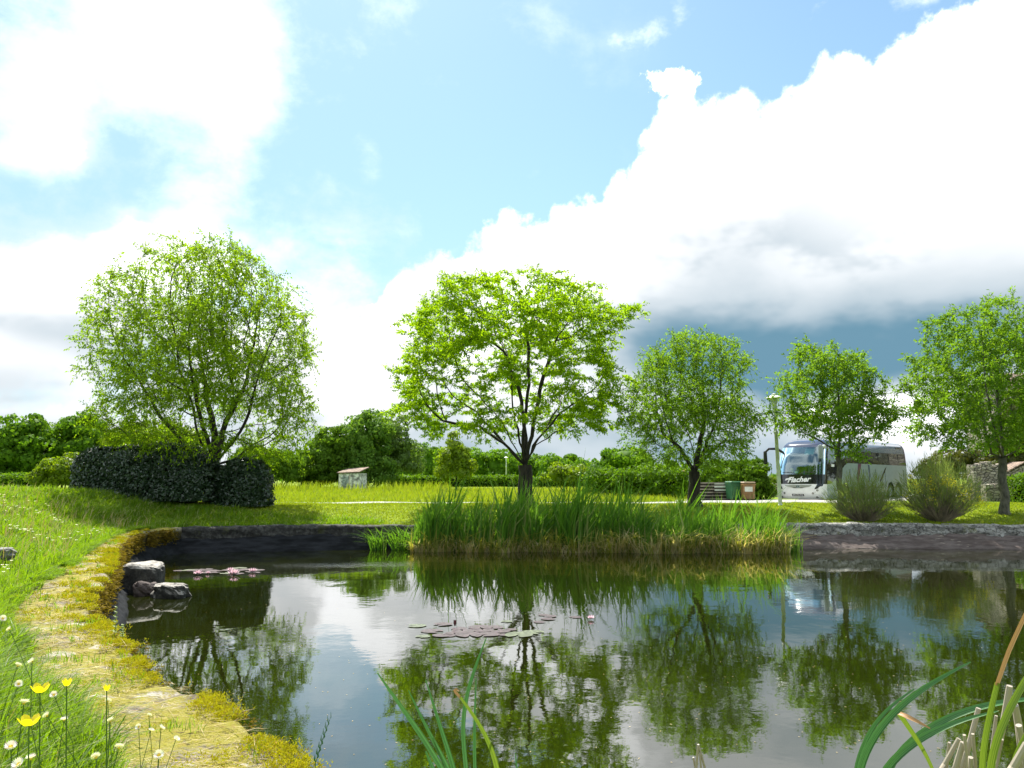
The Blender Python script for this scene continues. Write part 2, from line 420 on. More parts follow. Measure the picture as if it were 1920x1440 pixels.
strip('road', [(8.6, 43.6), (12, 43.3), (15.5, 44.2), (19, 47), (24, 52.5), (30, 59), (44, 72)], 6.0, m, 0.045)
strip('lane', [(30, 55.5), (40, 47), (50, 44)], 3.2, m, 0.04)

# ================================================================ STONE WALLS AROUND THE POND
m, b = newmat('coping_stone'); co = worldco()
s1 = noise(co, 1.6, 8, 0.65); s2 = noise(co, 7.0, 8, 0.7); s3 = noise(co, 38.0, 5, 0.7)
c = mixc(step(s2, 0.35, 0.65), (0.13, 0.11, 0.09), (0.44, 0.40, 0.35))
c = mixc(step(s3, 0.42, 0.64) * 0.85, c, (0.09, 0.06, 0.035))
c = mixc(step(s1 * 0.55 + s2 * 0.25 + s3 * 0.25, 0.45, 0.55) * 0.85, c, (0.30, 0.27, 0.022))
c = mixc(step(noise(co, 13.0, 6, 0.7), 0.56, 0.68) * 0.6, c, (0.30, 0.20, 0.07))
c = mixc(step(noise(vmul(co, (0.5, 1.6, 1)), 17.0, 5, 0.75), 0.57, 0.63) * 0.8, c, (0.045, 0.035, 0.02))
c = mixc(step(noise(vmul(co, (0.6, 1.2, 1)), 3.0, 6, 0.7), 0.60, 0.64) * 0.7, c, (0.55, 0.51, 0.47))
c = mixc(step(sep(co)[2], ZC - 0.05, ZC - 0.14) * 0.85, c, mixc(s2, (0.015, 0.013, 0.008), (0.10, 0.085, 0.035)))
setc(b, c); b.inputs['Roughness'].default_value = 0.95; b.inputs['Specular IOR Level'].default_value = 0.15
bump(b, s2 * 0.7 + s3 * 0.7, 1.0, 0.05); M_COPE = m
m, b = newmat('grey_wall_stone'); co = worldco()
s1 = noise(co, 2.2, 7, 0.6); s2 = noise(co, 9.0, 7, 0.7); vn = X.nt.nodes.new('ShaderNodeTexVoronoi'); vn.feature = 'DISTANCE_TO_EDGE'; vn.inputs['Scale'].default_value = 3.1
wv_ = X.nt.nodes.new('ShaderNodeVectorMath'); wv_.operation = 'ADD'; X.nt.links.new(vmul(co, (0.8, 0.8, 1.5)).s, wv_.inputs[0]); X.nt.links.new(vmul(noise(co, 3, 3, 0.5, out='Color'), (0.5,) * 3).s, wv_.inputs[1]); X.nt.links.new(wv_.outputs[0], vn.inputs['Vector'])
jt = X(vn.outputs['Distance'])
vc = X.nt.nodes.new('ShaderNodeTexVoronoi'); vc.inputs['Scale'].default_value = 3.1; X.nt.links.new(wv_.outputs[0], vc.inputs['Vector']); cell = sep(X(vc.outputs['Color']))[0]
c = mixc((step(s1, 0.3, 0.7) * 0.5 + cell * 0.6).sat(), (0.15, 0.145, 0.13), (0.47, 0.46, 0.42))
c = mixc(step(s2, 0.48, 0.66) * 0.8, c, (0.07, 0.07, 0.062))
c = mixc(step(noise(co, 4.2, 5, 0.6), 0.62, 0.68), c, (0.48, 0.47, 0.43))
c = mixc(step(jt, 0.06, 0.0) * step(s2, 0.36, 0.55) * 0.8, c, (0.035, 0.03, 0.026))
c = mixc(step(noise(co, 1.2, 5, 0.65), 0.58, 0.66) * 0.6, c, (0.13, 0.14, 0.02))
setc(b, c); b.inputs['Roughness'].default_value = 0.95; bump(b, step(jt, 0.0, 0.12) * 0.35 + s2 * 1.6, 1.0, 0.07); M_GWALL = m
m, b = newmat('pond_liner'); co = worldco()
l1 = noise(vmul(co, (0.5, 1, 3)), 3.0, 6, 0.65)
c = mixc(step(l1, 0.35, 0.65), (0.075, 0.058, 0.052), (0.14, 0.115, 0.105))
c = mixc(step(noise(vmul(co, (0.7, 0.7, 6)), 2.6, 5, 0.6), 0.63, 0.66) * 0.7, c, (0.34, 0.30, 0.24))
setc(b, c); b.inputs['Roughness'].default_value = 0.85; b.inputs['Specular IOR Level'].default_value = 0.2; bump(b, l1, 0.8, 0.04); M_LINER = m

m, b = newmat('shade_dark_stone'); co = worldco()  # far-left wall: shade of willow and hedge is put into this dark colour
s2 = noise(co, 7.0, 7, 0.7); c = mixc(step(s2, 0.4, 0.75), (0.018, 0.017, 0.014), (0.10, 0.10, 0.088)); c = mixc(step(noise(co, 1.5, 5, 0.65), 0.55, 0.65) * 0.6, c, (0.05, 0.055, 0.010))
setc(b, c); b.inputs['Roughness'].default_value = 0.9; bump(b, s2, 1.0, 0.06); M_SHADED = m
m, b = newmat('black_liner'); co = worldco()
l1 = noise(vmul(co, (0.5, 1, 3)), 3.0, 5, 0.65); c = mixc(step(l1, 0.35, 0.65), (0.010, 0.011, 0.012), (0.025, 0.027, 0.030)); c = mixc(step(noise(vmul(co, (0.4, 0.4, 9)), 2.2, 4, 0.6), 0.68, 0.70) * 0.15, c, (0.08, 0.09, 0.09))
setc(b, c); b.inputs['Roughness'].default_value = 0.9; b.inputs['Specular IOR Level'].default_value = 0.08; bump(b, l1, 0.6, 0.03); M_BLINER = m
def sweep(name, line, prof, mat, parent, disp=0.0, top_w=None, seed=0, blocks=0.0, smooth=False, zvar=None, face_disp=None):
    """line (n,2); prof list of (outward offset, z); offsets > 0.25 scale with top_w"""
    t = unit(np.gradient(line, axis=0)); nrm = np.stack([-t[:, 1], t[:, 0]], 1); n = len(line); k = len(prof)
    V = np.zeros((n, k, 3)); ln = np.concatenate([[0], np.cumsum(np.linalg.norm(np.diff(line, axis=0), axis=1))])
    for j, (o_, z_) in enumerate(prof):
        off = np.full(n, o_) if o_ < 0.12 or top_w is None else o_ * top_w
        q = line + nrm * off[:, None]
        hz = np.array([mnoise.fractal(Vector((x * 1.7 + seed, y * 1.7, z_ * 3)), 0.9, 2.0, 4) for x, y in q])
        hh = np.array([mnoise.fractal(Vector((x * 3.6 + seed, y * 3.6, z_ * 5 + 9)), 0.7, 2.0, 4) for x, y in q])
        d_ = disp * (0.6 * hz + 0.6 * hh)
        if z_ > ZC - 0.08:
            zz = z_ + d_
            if blocks: 
                bl = ln / blocks + 0.3 * np.sin(ln * 1.3 + seed); fr = bl % 1; zz = zz + 0.02 * np.sin(np.floor(bl) * 12.9) - 0.035 * np.exp(-((fr - 0.5) / 0.03) ** 2)
            V[:, j] = np.stack([q[:, 0] + nrm[:, 0] * d_ * 0.6 * (o_ < .1), q[:, 1] + nrm[:, 1] * d_ * 0.6 * (o_ < .1), zz], 1)
        else:
            dd = (face_disp if face_disp is not None else disp) * (hz * 0.8 + hh * 0.8)
            V[:, j] = np.stack([q[:, 0] + nrm[:, 0] * dd, q[:, 1] + nrm[:, 1] * dd, np.full(n, z_) + (zvar * np.sin(ln * 0.9 + seed + hz * 2) if zvar else 0)], 1)
    i = np.arange(n - 1)[:, None] * k + np.arange(k - 1)[None]
    Fc = np.stack([i, i + k, i + k + 1, i + 1], -1).reshape(-1, 4)
    return link(name, np_mesh(name, V.reshape(-1, 3), Fc), mat, parent, smooth=smooth)
nearl = [(4, 2.0), (1.5, 2.1), (0.3, 2.5), (-0.5, 3.3), (-0.95, 4.1)]
i_split = 18                        # (340, 990): where the mossy coping meets the straight far wall
lineL = smooth_line(resample(nearl + inner[:i_split + 1], 0.09), 6)
lineL[:, 0] += 0.035 * fbm(lineL[:, 1], lineL[:, 0], 2.2, 3); lineL[:, 1] += 0.035 * fbm(lineL[:, 0], lineL[:, 1], 2.2, 8)
lineF = smooth_line(resample(inner[i_split:] + far[:3], 0.12), 3)
lineR = smooth_line(resample(far[2:10], 0.12), 3)
yl = lineL[:, 1]
WL = 1.22 - 0.42 * sstep(yl, 12.5, 19) - 0.28 * sstep(yl, 19, 24)
topo = [(x_, ZC + 0.012 * (1 - abs(x_ * 2 - 1) ** 3)) for x_ in np.linspace(0.97, 0.06, 14)]
profL = [(1.0, ZC - 0.35), (1.0, ZC - 0.04)] + topo + [(0.02, ZC - 0.005), (-0.02, ZC - 0.05), (-0.03, ZC - 0.13), (0.0, 0.60), (0.03, 0.45), (0.04, 0.3), (0.06, 0.1), (0.1, -0.6)]
wallL = thing('stone_coping', 'curving pale stone coping covered in yellow moss along the left bank of the pond', 'pond edging', (0, 0, 0))
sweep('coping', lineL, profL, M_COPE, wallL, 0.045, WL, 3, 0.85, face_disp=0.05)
profF = [(0.55, ZC - 0.3), (0.55, ZC - 0.02), (0.52, ZC + 0.01), (0.3, ZC + 0.02), (0.08, ZC + 0.015), (0.0, ZC - 0.02), (-0.03, ZC - 0.09)] + [(-0.02 + 0.002 * k, 0.74 - 0.06 * k) for k in range(13)] + [(0.1, -0.6)]
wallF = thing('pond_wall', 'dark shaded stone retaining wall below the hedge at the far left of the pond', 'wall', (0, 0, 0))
sweep('wall_face', lineF, profF, M_SHADED, wallF, 0.05, None, 5, 0.7, face_disp=0.09)
wallR = thing('pond_wall', 'sunlit rough grey stone retaining wall under the lawn right of the reeds', 'wall', (0, 0, 0))
sweep('wall_face', lineR, profF, M_GWALL, wallR, 0.05, None, 9, 0.75, face_disp=0.10)
lp = lambda zt, w: [(0.02, zt + 0.03), (-0.05, zt), (-0.12, zt - 0.04), (-w * 0.35, zt * 0.62), (-w * 0.6, zt * 0.4), (-w * 0.8, 0.10), (-w * 0.86, 0.07), (-w, -0.05), (-w * 1.1, -0.4)]
sweep('liner', lineL[150:], lp(0.42, 0.35), M_BLINER, wallL, 0.05, None, 2, zvar=0.04, smooth=True)
sweep('liner', lineF, lp(0.50, 0.4), M_BLINER, wallF, 0.05, None, 4, zvar=0.05, smooth=True)
sweep('liner', lineR, lp(0.46, 0.78), M_LINER, wallR, 0.09, None, 6, zvar=0.06, smooth=True)

# rocks
m, b = newmat('water_worn_stone'); co = objco(); gn = X.nt.nodes.new('ShaderNodeNewGeometry'); nz_ = sep(X(gn.outputs['Normal']))[2]
s2 = noise(co, 5.0, 7, 0.7); dry = mixc(step(s2, 0.35, 0.65), (0.22, 0.20, 0.17), (0.46, 0.43, 0.38)); wet = mixc(step(s2, 0.4, 0.7), (0.015, 0.015, 0.012), (0.07, 0.068, 0.055))
setc(b, mixc(step(nz_ + (s2 - 0.5) * 0.8, 0.25, 0.65), wet, dry)); b.inputs['Roughness'].default_value = 0.9; bump(b, s2, 1.0, 0.06); M_WSTONE = m  # tone follows face slope: pale on upward faces, darker on steep ones
def rock(name, label, cat, loc, dims, mat, seed=0, rz=0.0, rough=0.16, group=None):
    import bmesh
    bm = bmesh.new(); bmesh.ops.create_cube(bm, size=1)
    bmesh.ops.subdivide_edges(bm, edges=bm.edges[:], cuts=7, use_grid_fill=True)
    for v in bm.verts:
        p = v.co * 2; q = Vector([math.copysign(abs(t) ** 0.8, t) for t in p])
        ln_ = (abs(q.x) ** 5 + abs(q.y) ** 5 + abs(q.z) ** 5) ** 0.2; q = q / max(ln_, 1e-6) * max(abs(p.x), abs(p.y), abs(p.z))
        nz = mnoise.fractal(Vector((q.x * 1.2 + seed, q.y * 1.2, q.z * 1.2)), 0.8, 2, 4)
        q = q * (1 + rough * nz) + Vector((0, 0, 0.06 * mnoise.noise(q * 4 + Vector((seed, 0, 0)))))
        v.co = Vector((q.x * dims[0] / 2, q.y * dims[1] / 2, q.z * dims[2] / 2))
    me = bpy.data.meshes.new(name); bm.to_mesh(me); bm.free()
    o = link(name, me, mat); o.location = loc; o.rotation_euler = (0, 0, rz); return tag(o, label, cat, group)
p = at_z(252, 1112, 0)
rock('stone_block', 'flat-topped stone block standing in the water against the mossy coping', 'stone', (p[0], p[1] + 0.35, 0.22), (0.95, 0.8, 0.86), M_WSTONE, 3, 0.15, 0.10)
p = at_z(314, 1122, 0)
rock('stone', 'low pale boulder breaking the water beside the taller stone block', 'stone', (p[0], p[1] + 0.2, 0.08), (0.72, 0.45, 0.44), M_WSTONE, 11, -0.2, 0.22)
p = at_z(262, 1116, 0)
rock('stone', 'dark wet rock at the foot of the stone block', 'stone', (p[0] + 0.12, p[1] + 0.02, 0.06), (0.5, 0.35, 0.42), M_LINER, 21, 0.4, 0.3)
rock('stone', 'long low grey stone lying in the flowering grass at the left edge', 'stone', (-9.6, 15.3, G(-9.6, 15.3) + 0.12), (1.0, 0.35, 0.24), M_GWALL, 31, 0.1, 0.2)

# ---------------------------------------------------------------- moss and straw on the coping
tL = unit(np.gradient(lineL, axis=0)); nL = np.stack([-tL[:, 1], tL[:, 0]], 1)
M_MOSS = leafmat('yellow_moss', (0.20, 0.19, 0.010), (0.52, 0.48, 0.015), 0.25, 0.8, 0.1, third=(0.30, 0.17, 0.03), clump=9)
M_STRAW = leafmat('dry_straw', (0.30, 0.21, 0.08), (0.62, 0.52, 0.30), 0.15, 0.8, 0.1)
def moss(n, edge, i0, i1, name, hang=False, sz=1.0, thr=0.0, mat=None):
    out_v = []; cnt = 0
    ii = rng.integers(i0, i1, n); w = WL[ii]
    if hang: o_ = -0.03 + rng.normal(size=n) * 0.02; z_ = ZC - 0.02 - rng.random(n) ** 1.3 * 0.5
    else:
        o_ = np.where(rng.random(n) < edge, np.abs(rng.normal(size=n)) * 0.10, rng.random(n) * w); z_ = np.full(n, ZC + 0.01)
    q = lineL[ii] + nL[ii] * o_[:, None] + rng.normal(size=(n, 2)) * 0.05
    den = fbm(q[:, 0], q[:, 1], 1.6, 4.0) + 0.5 * fbm(q[:, 0], q[:, 1], 5.0, 14.0) + np.where(o_ < 0.25, 0.25, 0)
    keep = den > thr; q, z_, ii, den = q[keep], z_[keep], ii[keep], den[keep]; n = len(q)
    k = 7
    base = np.repeat(np.stack([q[:, 0], q[:, 1], z_ + (0 if hang else 1) * np.clip(den - thr, 0, 0.5) * 0.06], 1), k, 0) + rng.normal(size=(n * k, 3)) * 0.012
    sc = np.repeat(np.clip(q[:, 1] / 9, 0.8, 2.6), k) * sz
    dr = rdir(n * k); dr[:, 2] = np.abs(dr[:, 2]) + 0.25
    if hang: nn = np.repeat(nL[ii], k, 0); dr[:, :2] -= nn * 0.9; dr[:, 2] -= 1.1
    V, Fc = leaves(base, dr, rdir(n * k), (0.012 + 0.018 * rng.random(n * k)) * sc * 1.3, 0.010 * sc)
    return tag(link(name, np_mesh(name, V, Fc), mat or M_MOSS, wallL), kind='stuff')
nL_ = len(lineL)
moss(20000, 0.50, 40, 260, 'moss', thr=0.26)
moss(5200, 0.45, 240, nL_ - 20, 'moss', sz=0.8, thr=0.42)
M_GMOSS = leafmat('golden_hanging_moss', (0.10, 0.075, 0.012), (0.28, 0.20, 0.025), 0.2, 0.9, 0.1, third=(0.05, 0.04, 0.015), clump=5)
moss(4200, 1, 60, nL_ - 4, 'hanging_moss', hang=True, sz=1.5, thr=-0.05, mat=M_GMOSS)
n = 14000
ii = (40 + (nL_ - 60) * rng.random(n) ** 1.5).astype(int); o_ = rng.random(n) ** 0.8 * WL[ii]
q = lineL[ii] + nL[ii] * o_[:, None]; kp = fbm(q[:, 0], q[:, 1], 1.3, 44.0) > -0.15; q = q[kp]; n = len(q)
a = rng.normal(size=n) * 0.55; dr = np.stack([np.cos(a), np.sin(a), rng.normal(size=n) * 0.10 + 0.04], 1) * rng.choice([-1, 1], n)[:, None]; dr[:, 2] = np.abs(dr[:, 2])
V, Fc = leaves(np.stack([q[:, 0], q[:, 1], ZC + 0.02 + 0.02 * rng.random(n)], 1), dr, np.tile([0, 0, 1.0], (n, 1)) + rdir(n) * 0.4, 0.06 + 0.16 * rng.random(n), 0.0035 * np.clip(q[:, 1] / 6, 1, 4))
tag(link('straw', np_mesh('straw', V, Fc), M_STRAW, wallL), kind='stuff')

# ================================================================ GRASS
M_GRASS = leafmat('grass_blade', (0.055, 0.14, 0.006), (0.20, 0.32, 0.010), 0.5, 0.5, 0.3, third=(0.42, 0.42, 0.16), clump=1.6)
M_MEADOW = leafmat('meadow_grass', (0.15, 0.22, 0.012), (0.27, 0.33, 0.018), 0.45, 0.6, 0.2, third=(0.30, 0.24, 0.12), clump=0.25)
def blades(name, pos, h, w, lean, mat, bend=0.5, parent=None, stuff=True, wind=(0, 0), label=None, cat=None):
    """two-quad bent blades; pos (n,3)"""
    n = len(pos); a = rng.random(n) * 2 * np.pi
    ld = np.stack([np.cos(a), np.sin(a), np.zeros(n)], 1) * lean[:, None] if np.ndim(lean) else np.stack([np.cos(a), np.sin(a), np.zeros(n)], 1) * lean * rng.random(n)[:, None]
    ld[:, 0] += wind[0]; ld[:, 1] += wind[1]
    s = rng.random(n) * 2 * np.pi; sd = np.stack([np.cos(s), np.sin(s) * 0.5, np.zeros(n)], 1); sd = unit(sd) * (w[:, None] / 2 if np.ndim(w) else w / 2)
    h = h[:, None] if np.ndim(h) else np.full((n, 1), h)
    up = np.array([[0, 0, 1.0]])
    p1 = pos + (up + ld * 0.5) * h * 0.55; p2 = pos + up * h * (1 - 0.25 * bend * np.linalg.norm(ld, axis=1, keepdims=True)) + ld * h * (0.9 + bend * 0.4)
    V = np.stack([pos - sd, pos + sd, p1 + sd * 0.85, p1 - sd * 0.85, p2 + sd * 0.08, p2 - sd * 0.08], 1).reshape(-1, 3)
    i = np.arange(n)[:, None] * 6
    Fc = np.concatenate([i + np.array([[0, 1, 2, 3]]), i + np.array([[3, 2, 4, 5]])], 0)
    o = link(name, np_mesh(name, V, Fc), mat, parent)
    if stuff: tag(o, label, cat, None, 'stuff')
    return o
def scatter(n, x0, x1, y0, y1, ypow=1.0, extra=0.0):
    y = y0 + (y1 - y0) * rng.random(n) ** ypow; x = x0 + (x1 - x0) * rng.random(n)
    k = np.abs(x) < 0.68 * np.maximum(y, 0) + 1.6; x, y = x[k], y[k]
    d = pdist(x, y); k = d > cope_clear(x, y, d) + extra + 0.10 * fbm(x, y, 0.9, 2)
    x, y, d = x[k], y[k], d[k]; return x, y, gheight(x, y, d)
# the left bank, seen close
x, y, z = scatter(120000, -8, -0.2, 1.0, 9.5, 1.0, -0.12)
n = len(x); fr = 0.35 + 0.65 * rng.random(n) ** 1.5
blades('bank_grass', np.stack([x, y, z - 0.02], 1), 0.36 * fr * (1 + 0.5 * fbm(x, y, 1.5, 6)) * np.clip(0.7 + 0.08 * y, 0.75, 1.0), 0.0075 * np.clip(y / 4, 0.6, 1.9) * (0.6 + 0.9 * rng.random(n)), 1.3, M_GRASS, 0.9, wind=(0.18, 0.05))
x, y, z = scatter(125000, -22, -5, 9, 33, 0.9, -0.15)
n = len(x)
blades('bank_grass', np.stack([x, y, z - 0.02], 1), (0.10 + 0.20 * rng.random(n) ** 1.5) * (1.0 + 0.9 * fbm(x, y, 0.8, 6)), 0.013 * np.clip(y / 12, 0.8, 2.2) * (0.6 + 0.8 * rng.random(n)), 1.1, M_GRASS, 0.7, wind=(0.15, -0.05))
x, y, z = scatter(6000, -22, -1, 3, 30, 1.0, 0.1); k = (x < -9 - 0.35 * np.maximum(y - 20, 0)) | (y < 14); x, y, z = x[k], y[k], z[k]; n = len(x)
blades('seeding_grass', np.stack([x, y, z], 1), 0.30 + 0.22 * rng.random(n), 0.008 * np.clip(y / 8, 0.6, 2.2), 0.5, M_STRAW, 0.7, wind=(0.15, 0))
# clipped lawn beyond the pond
x, y, z = scatter(110000, -24, 24, 31.5, 42, 1.0, -0.3); k = (y < 40.4) | (x > 14) ; k &= ~((x > 9.5) & (y > 40.5)); x, y, z = x[k], y[k], z[k]; n = len(x)
blades('lawn_grass', np.stack([x, y, z - 0.01], 1), 0.045 + 0.05 * rng.random(n), 0.03, 0.9, M_MEADOW, 0.5)
# rough meadow beyond the path
x, y, z = scatter(90000, -60, 12, 41.9, 90, 1.3); k = ~((x > 9) & (y < 50)); x, y, z = x[k], y[k], z[k]; n = len(x)
blades('meadow_grass', np.stack([x, y, z - 0.02], 1), (0.10 + 0.28 * rng.random(n) ** 2) * np.clip(y / 50, 1, 1.3), 0.03 * np.clip(y / 45, 1, 2), 0.8, M_MEADOW, 0.6)
x, y, z = scatter(9000, -33, -6.0, 68, 84); k = fbm(x, y, 0.25, 5) > -0.05; x, y, z = x[k], y[k], z[k]; n = len(x)
blades('tall_grass', np.stack([x, y, z], 1), 0.25 + 0.85 * rng.random(n) ** 2, 0.05, 0.4, M_MEADOW, 0.6)
x, y, z = scatter(5200, -3.2, -0.45, 1.15, 3.6, 1.0, -0.05); n = len(x)
blades('long_grass', np.stack([x, y, z - 0.02], 1), (0.25 + 0.33 * rng.random(n)) * (1 - 0.35 * sstep(x, -1.6, -0.6)), 0.0048 + 0.004 * rng.random(n), 1.3, M_GRASS, 0.8, wind=(0.25, 0.05))
ii = (40 + (nL_ - 80) * rng.random(900) ** 1.6).astype(int); q = lineL[ii] + nL[ii] * (rng.random(900) ** 0.7 * WL[ii])[:, None]
kk = fbm(q[:, 0], q[:, 1], 1.9, 31) > 0.12; q = q[kk]; q = np.repeat(q, 7, 0) + rng.normal(size=(len(q) * 7, 2)) * 0.03; n = len(q)
blades('coping_weeds', np.stack([q[:, 0], q[:, 1], np.full(n, ZC)], 1), 0.04 + 0.10 * rng.random(n), 0.005 * np.clip(q[:, 1] / 5, 1, 3), 1.0, M_GRASS, 0.8)
# overhanging fringe along the coping
ii = rng.integers(60, nL_ - 10, 16000); q = lineL[ii] + nL[ii] * (WL[ii] * (1.0 - 0.28 * rng.random(len(ii)) ** 2.0))[:, None]
kk = fbm(q[:, 0], q[:, 1], 0.8, 71) > -0.12; q = q[kk]; n = len(q)
blades('fringe_grass', np.stack([q[:, 0], q[:, 1], np.full(n, ZC)], 1), 0.08 + 0.14 * rng.random(n), 0.006 * np.clip(q[:, 1] / 5, 1, 3), 1.0, M_GRASS, 1.0, wind=(0.7, -0.1))

# ================================================================ TREES
m, b = newmat('dark_bark'); co = objco()
s1 = noise(vmul(co, (1, 1, 0.25)), 9.0, 6, 0.7)
setc(b, mixc(step(s1, 0.3, 0.7), (0.010, 0.008, 0.006), (0.045, 0.036, 0.027))); b.inputs['Roughness'].default_value = 0.95
bump(b, s1, 1.0, 0.03); M_BARK = m
m, b = newmat('grey_bark'); co = objco()
s1 = noise(vmul(co, (1, 1, 0.5)), 7.0, 6, 0.7)
setc(b, mixc(step(s1, 0.3, 0.7), (0.045, 0.042, 0.032), (0.15, 0.14, 0.11))); b.inputs['Roughness'].default_value = 0.95
bump(b, s1, 1.0, 0.02); M_GBARK = m

def profile_points(prof, d, n, rpow, gap=0.0, gscale=0.55, depth=0.95, seed=0, low_hollow=0.0, hh=0.45):
    """attraction points filling the crown whose outline is given as photo rows (py, pxL, pxR) at distance d"""
    rows = []
    for py, a, c_ in prof:
        l = at_d(a, py, d); r_ = at_d(c_, py, d); rows.append((l[2], l[0], r_[0]))
    rows.sort(); zs = np.array([r_[0] for r_ in rows]); xl = np.array([r_[1] for r_ in rows]); xr = np.array([r_[2] for r_ in rows])
    out = []
    zt = np.linspace(zs[0], zs[-1], 200); ww = np.interp(zt, zs, xr - xl); cdf = np.cumsum(ww ** 1.6 + 0.05); cdf /= cdf[-1]
    while len(out) < n:
        m_ = 4000
        z = np.interp(rng.random(m_), cdf, zt); L_ = np.interp(z, zs, xl); R_ = np.interp(z, zs, xr)
        a = rng.random(m_) * 2 * np.pi; r_ = rng.random(m_) ** rpow; lim = 1.0 + 0.32 * np.array([mnoise.noise(Vector((2.2 * math.cos(p_) + seed, 2.2 * math.sin(p_), w_ * 0.9))) for p_, w_ in zip(a, z)]); rl = r_ * lim; hw = (R_ - L_) / 2
        z = z + 0.35 * (lim - 1.0) * r_ * 3; x = (L_ + R_) / 2 + hw * rl * np.cos(a); y = d + hw * depth * rl * np.sin(a)
        ok = np.ones(m_, bool)
        if gap > 0:
            nz = np.array([mnoise.fractal(Vector((p * gscale + seed, q_ * gscale, w_ * gscale)), 1, 2, 3) for p, q_, w_ in zip(x, y, z)]); ok &= nz > -0.35 + gap
        if low_hollow: ok &= ~((r_ < low_hollow) & (z < zs[0] + hh * (zs[-1] - zs[0])))
        out += list(np.stack([x, y, z], 1)[ok])
    return np.array(out[:n])
def colonize(att, start, parents, stepl, infl, kill, iters=90, jit=0.15, up=0.0):
    P_ = [np.array(p, float) for p in start]; par = list(parents); kd = {}
    nd = np.full(len(att), 1e9); ni = np.zeros(len(att), int); alive = np.ones(len(att), bool)
    def upd(i0):
        for i in range(i0, len(P_)):
            d_ = np.linalg.norm(att - P_[i], axis=1); m_ = d_ < nd; nd[m_] = d_[m_]; ni[m_] = i
    upd(0)
    for it in range(iters):
        act = alive & (nd < infl)
        if it < 25: act = alive & (nd < infl * (3 if it < 10 else 1.6))
        if not act.any(): break
        i0 = len(P_); idx = np.where(act)[0]; src = ni[idx]; dv = unit(att[idx] - np.array(P_)[src])
        for s_ in np.unique(src):
            if kd.get(int(s_), 0) >= 3: continue
            kd[int(s_)] = kd.get(int(s_), 0) + 1
            v = dv[src == s_].sum(0); v = v / max(np.linalg.norm(v), 1e-6)
            if par[s_] >= 0:
                pv = P_[s_] - P_[par[s_]]; v = v + 0.45 * pv / max(np.linalg.norm(pv), 1e-6)
            v = v + rng.normal(size=3) * jit + np.array([0, 0, up]); v /= np.linalg.norm(v)
            q = P_[s_] + v * stepl
            if len(P_) > i0 and min(np.linalg.norm(q - c_) for c_ in P_[max(i0, len(P_) - 40):]) < stepl * 0.25: continue
            P_.append(q); par.append(int(s_))
        if len(P_) == i0: break
        upd(i0); alive &= nd > kill
    return np.array(P_), np.array(par)
def radii(P_, par, tip, base):
    n = len(P_); tips = np.zeros(n)
    for i in range(n - 1, -1, -1):
        if tips[i] == 0: tips[i] = 1
        if par[i] >= 0: tips[par[i]] += tips[i]
    p_ = math.log(base / tip) / math.log(tips[0])
    r_ = tip * tips ** p_; r_ = np.maximum(r_ * np.interp(tips / tips[0], [0, .08, .3, .6, 1], [.6, .62, .78, .88, 1]), tip * 0.8)
    tk = [i for i in range(n) if tips[i] == tips[0]]; r_[tk] = r_[tk] * np.linspace(1.0, 0.84, len(tk))
    return r_, tips
def skeleton_mesh(name, P_, par, rad, sides=6, flare=1.5):
    n = len(P_); dirs = np.zeros((n, 3)); 
    for i in range(n):
        dirs[i] = P_[i] - P_[par[i]] if par[i] >= 0 else np.array([0, 0, 1.0])
    dirs = unit(dirs); sm = dirs.copy()
    for i in range(n):
        if par[i] >= 0: sm[par[i]] += dirs[i] * 0.5
    sm = unit(sm); ref = np.array([0.31, 0.95, 0.05]); u = unit(np.cross(sm, ref)); w = np.cross(sm, u)
    a = np.arange(sides) * 2 * np.pi / sides
    ring = (u[:, None] * np.cos(a)[None, :, None] + w[:, None] * np.sin(a)[None, :, None])
    rr = rad.copy(); 
    V1 = P_[:, None] + ring * rr[:, None, None]
    ch = np.where(par >= 0)[0]; pr = par[ch]
    r0 = np.minimum(rad[pr], rad[ch] * 1.25)
    V0 = P_[pr][:, None] + ring[pr] * r0[:, None, None]
    V = np.concatenate([V1[ch], V0], 1).reshape(-1, 3)
    m_ = len(ch); i = np.arange(m_)[:, None] * (2 * sides); k = np.arange(sides)[None]
    Fc = np.stack([i + sides + k, i + sides + (k + 1) % sides, i + (k + 1) % sides, i + k], -1).reshape(-1, 4)
    return np_mesh(name, V, Fc)
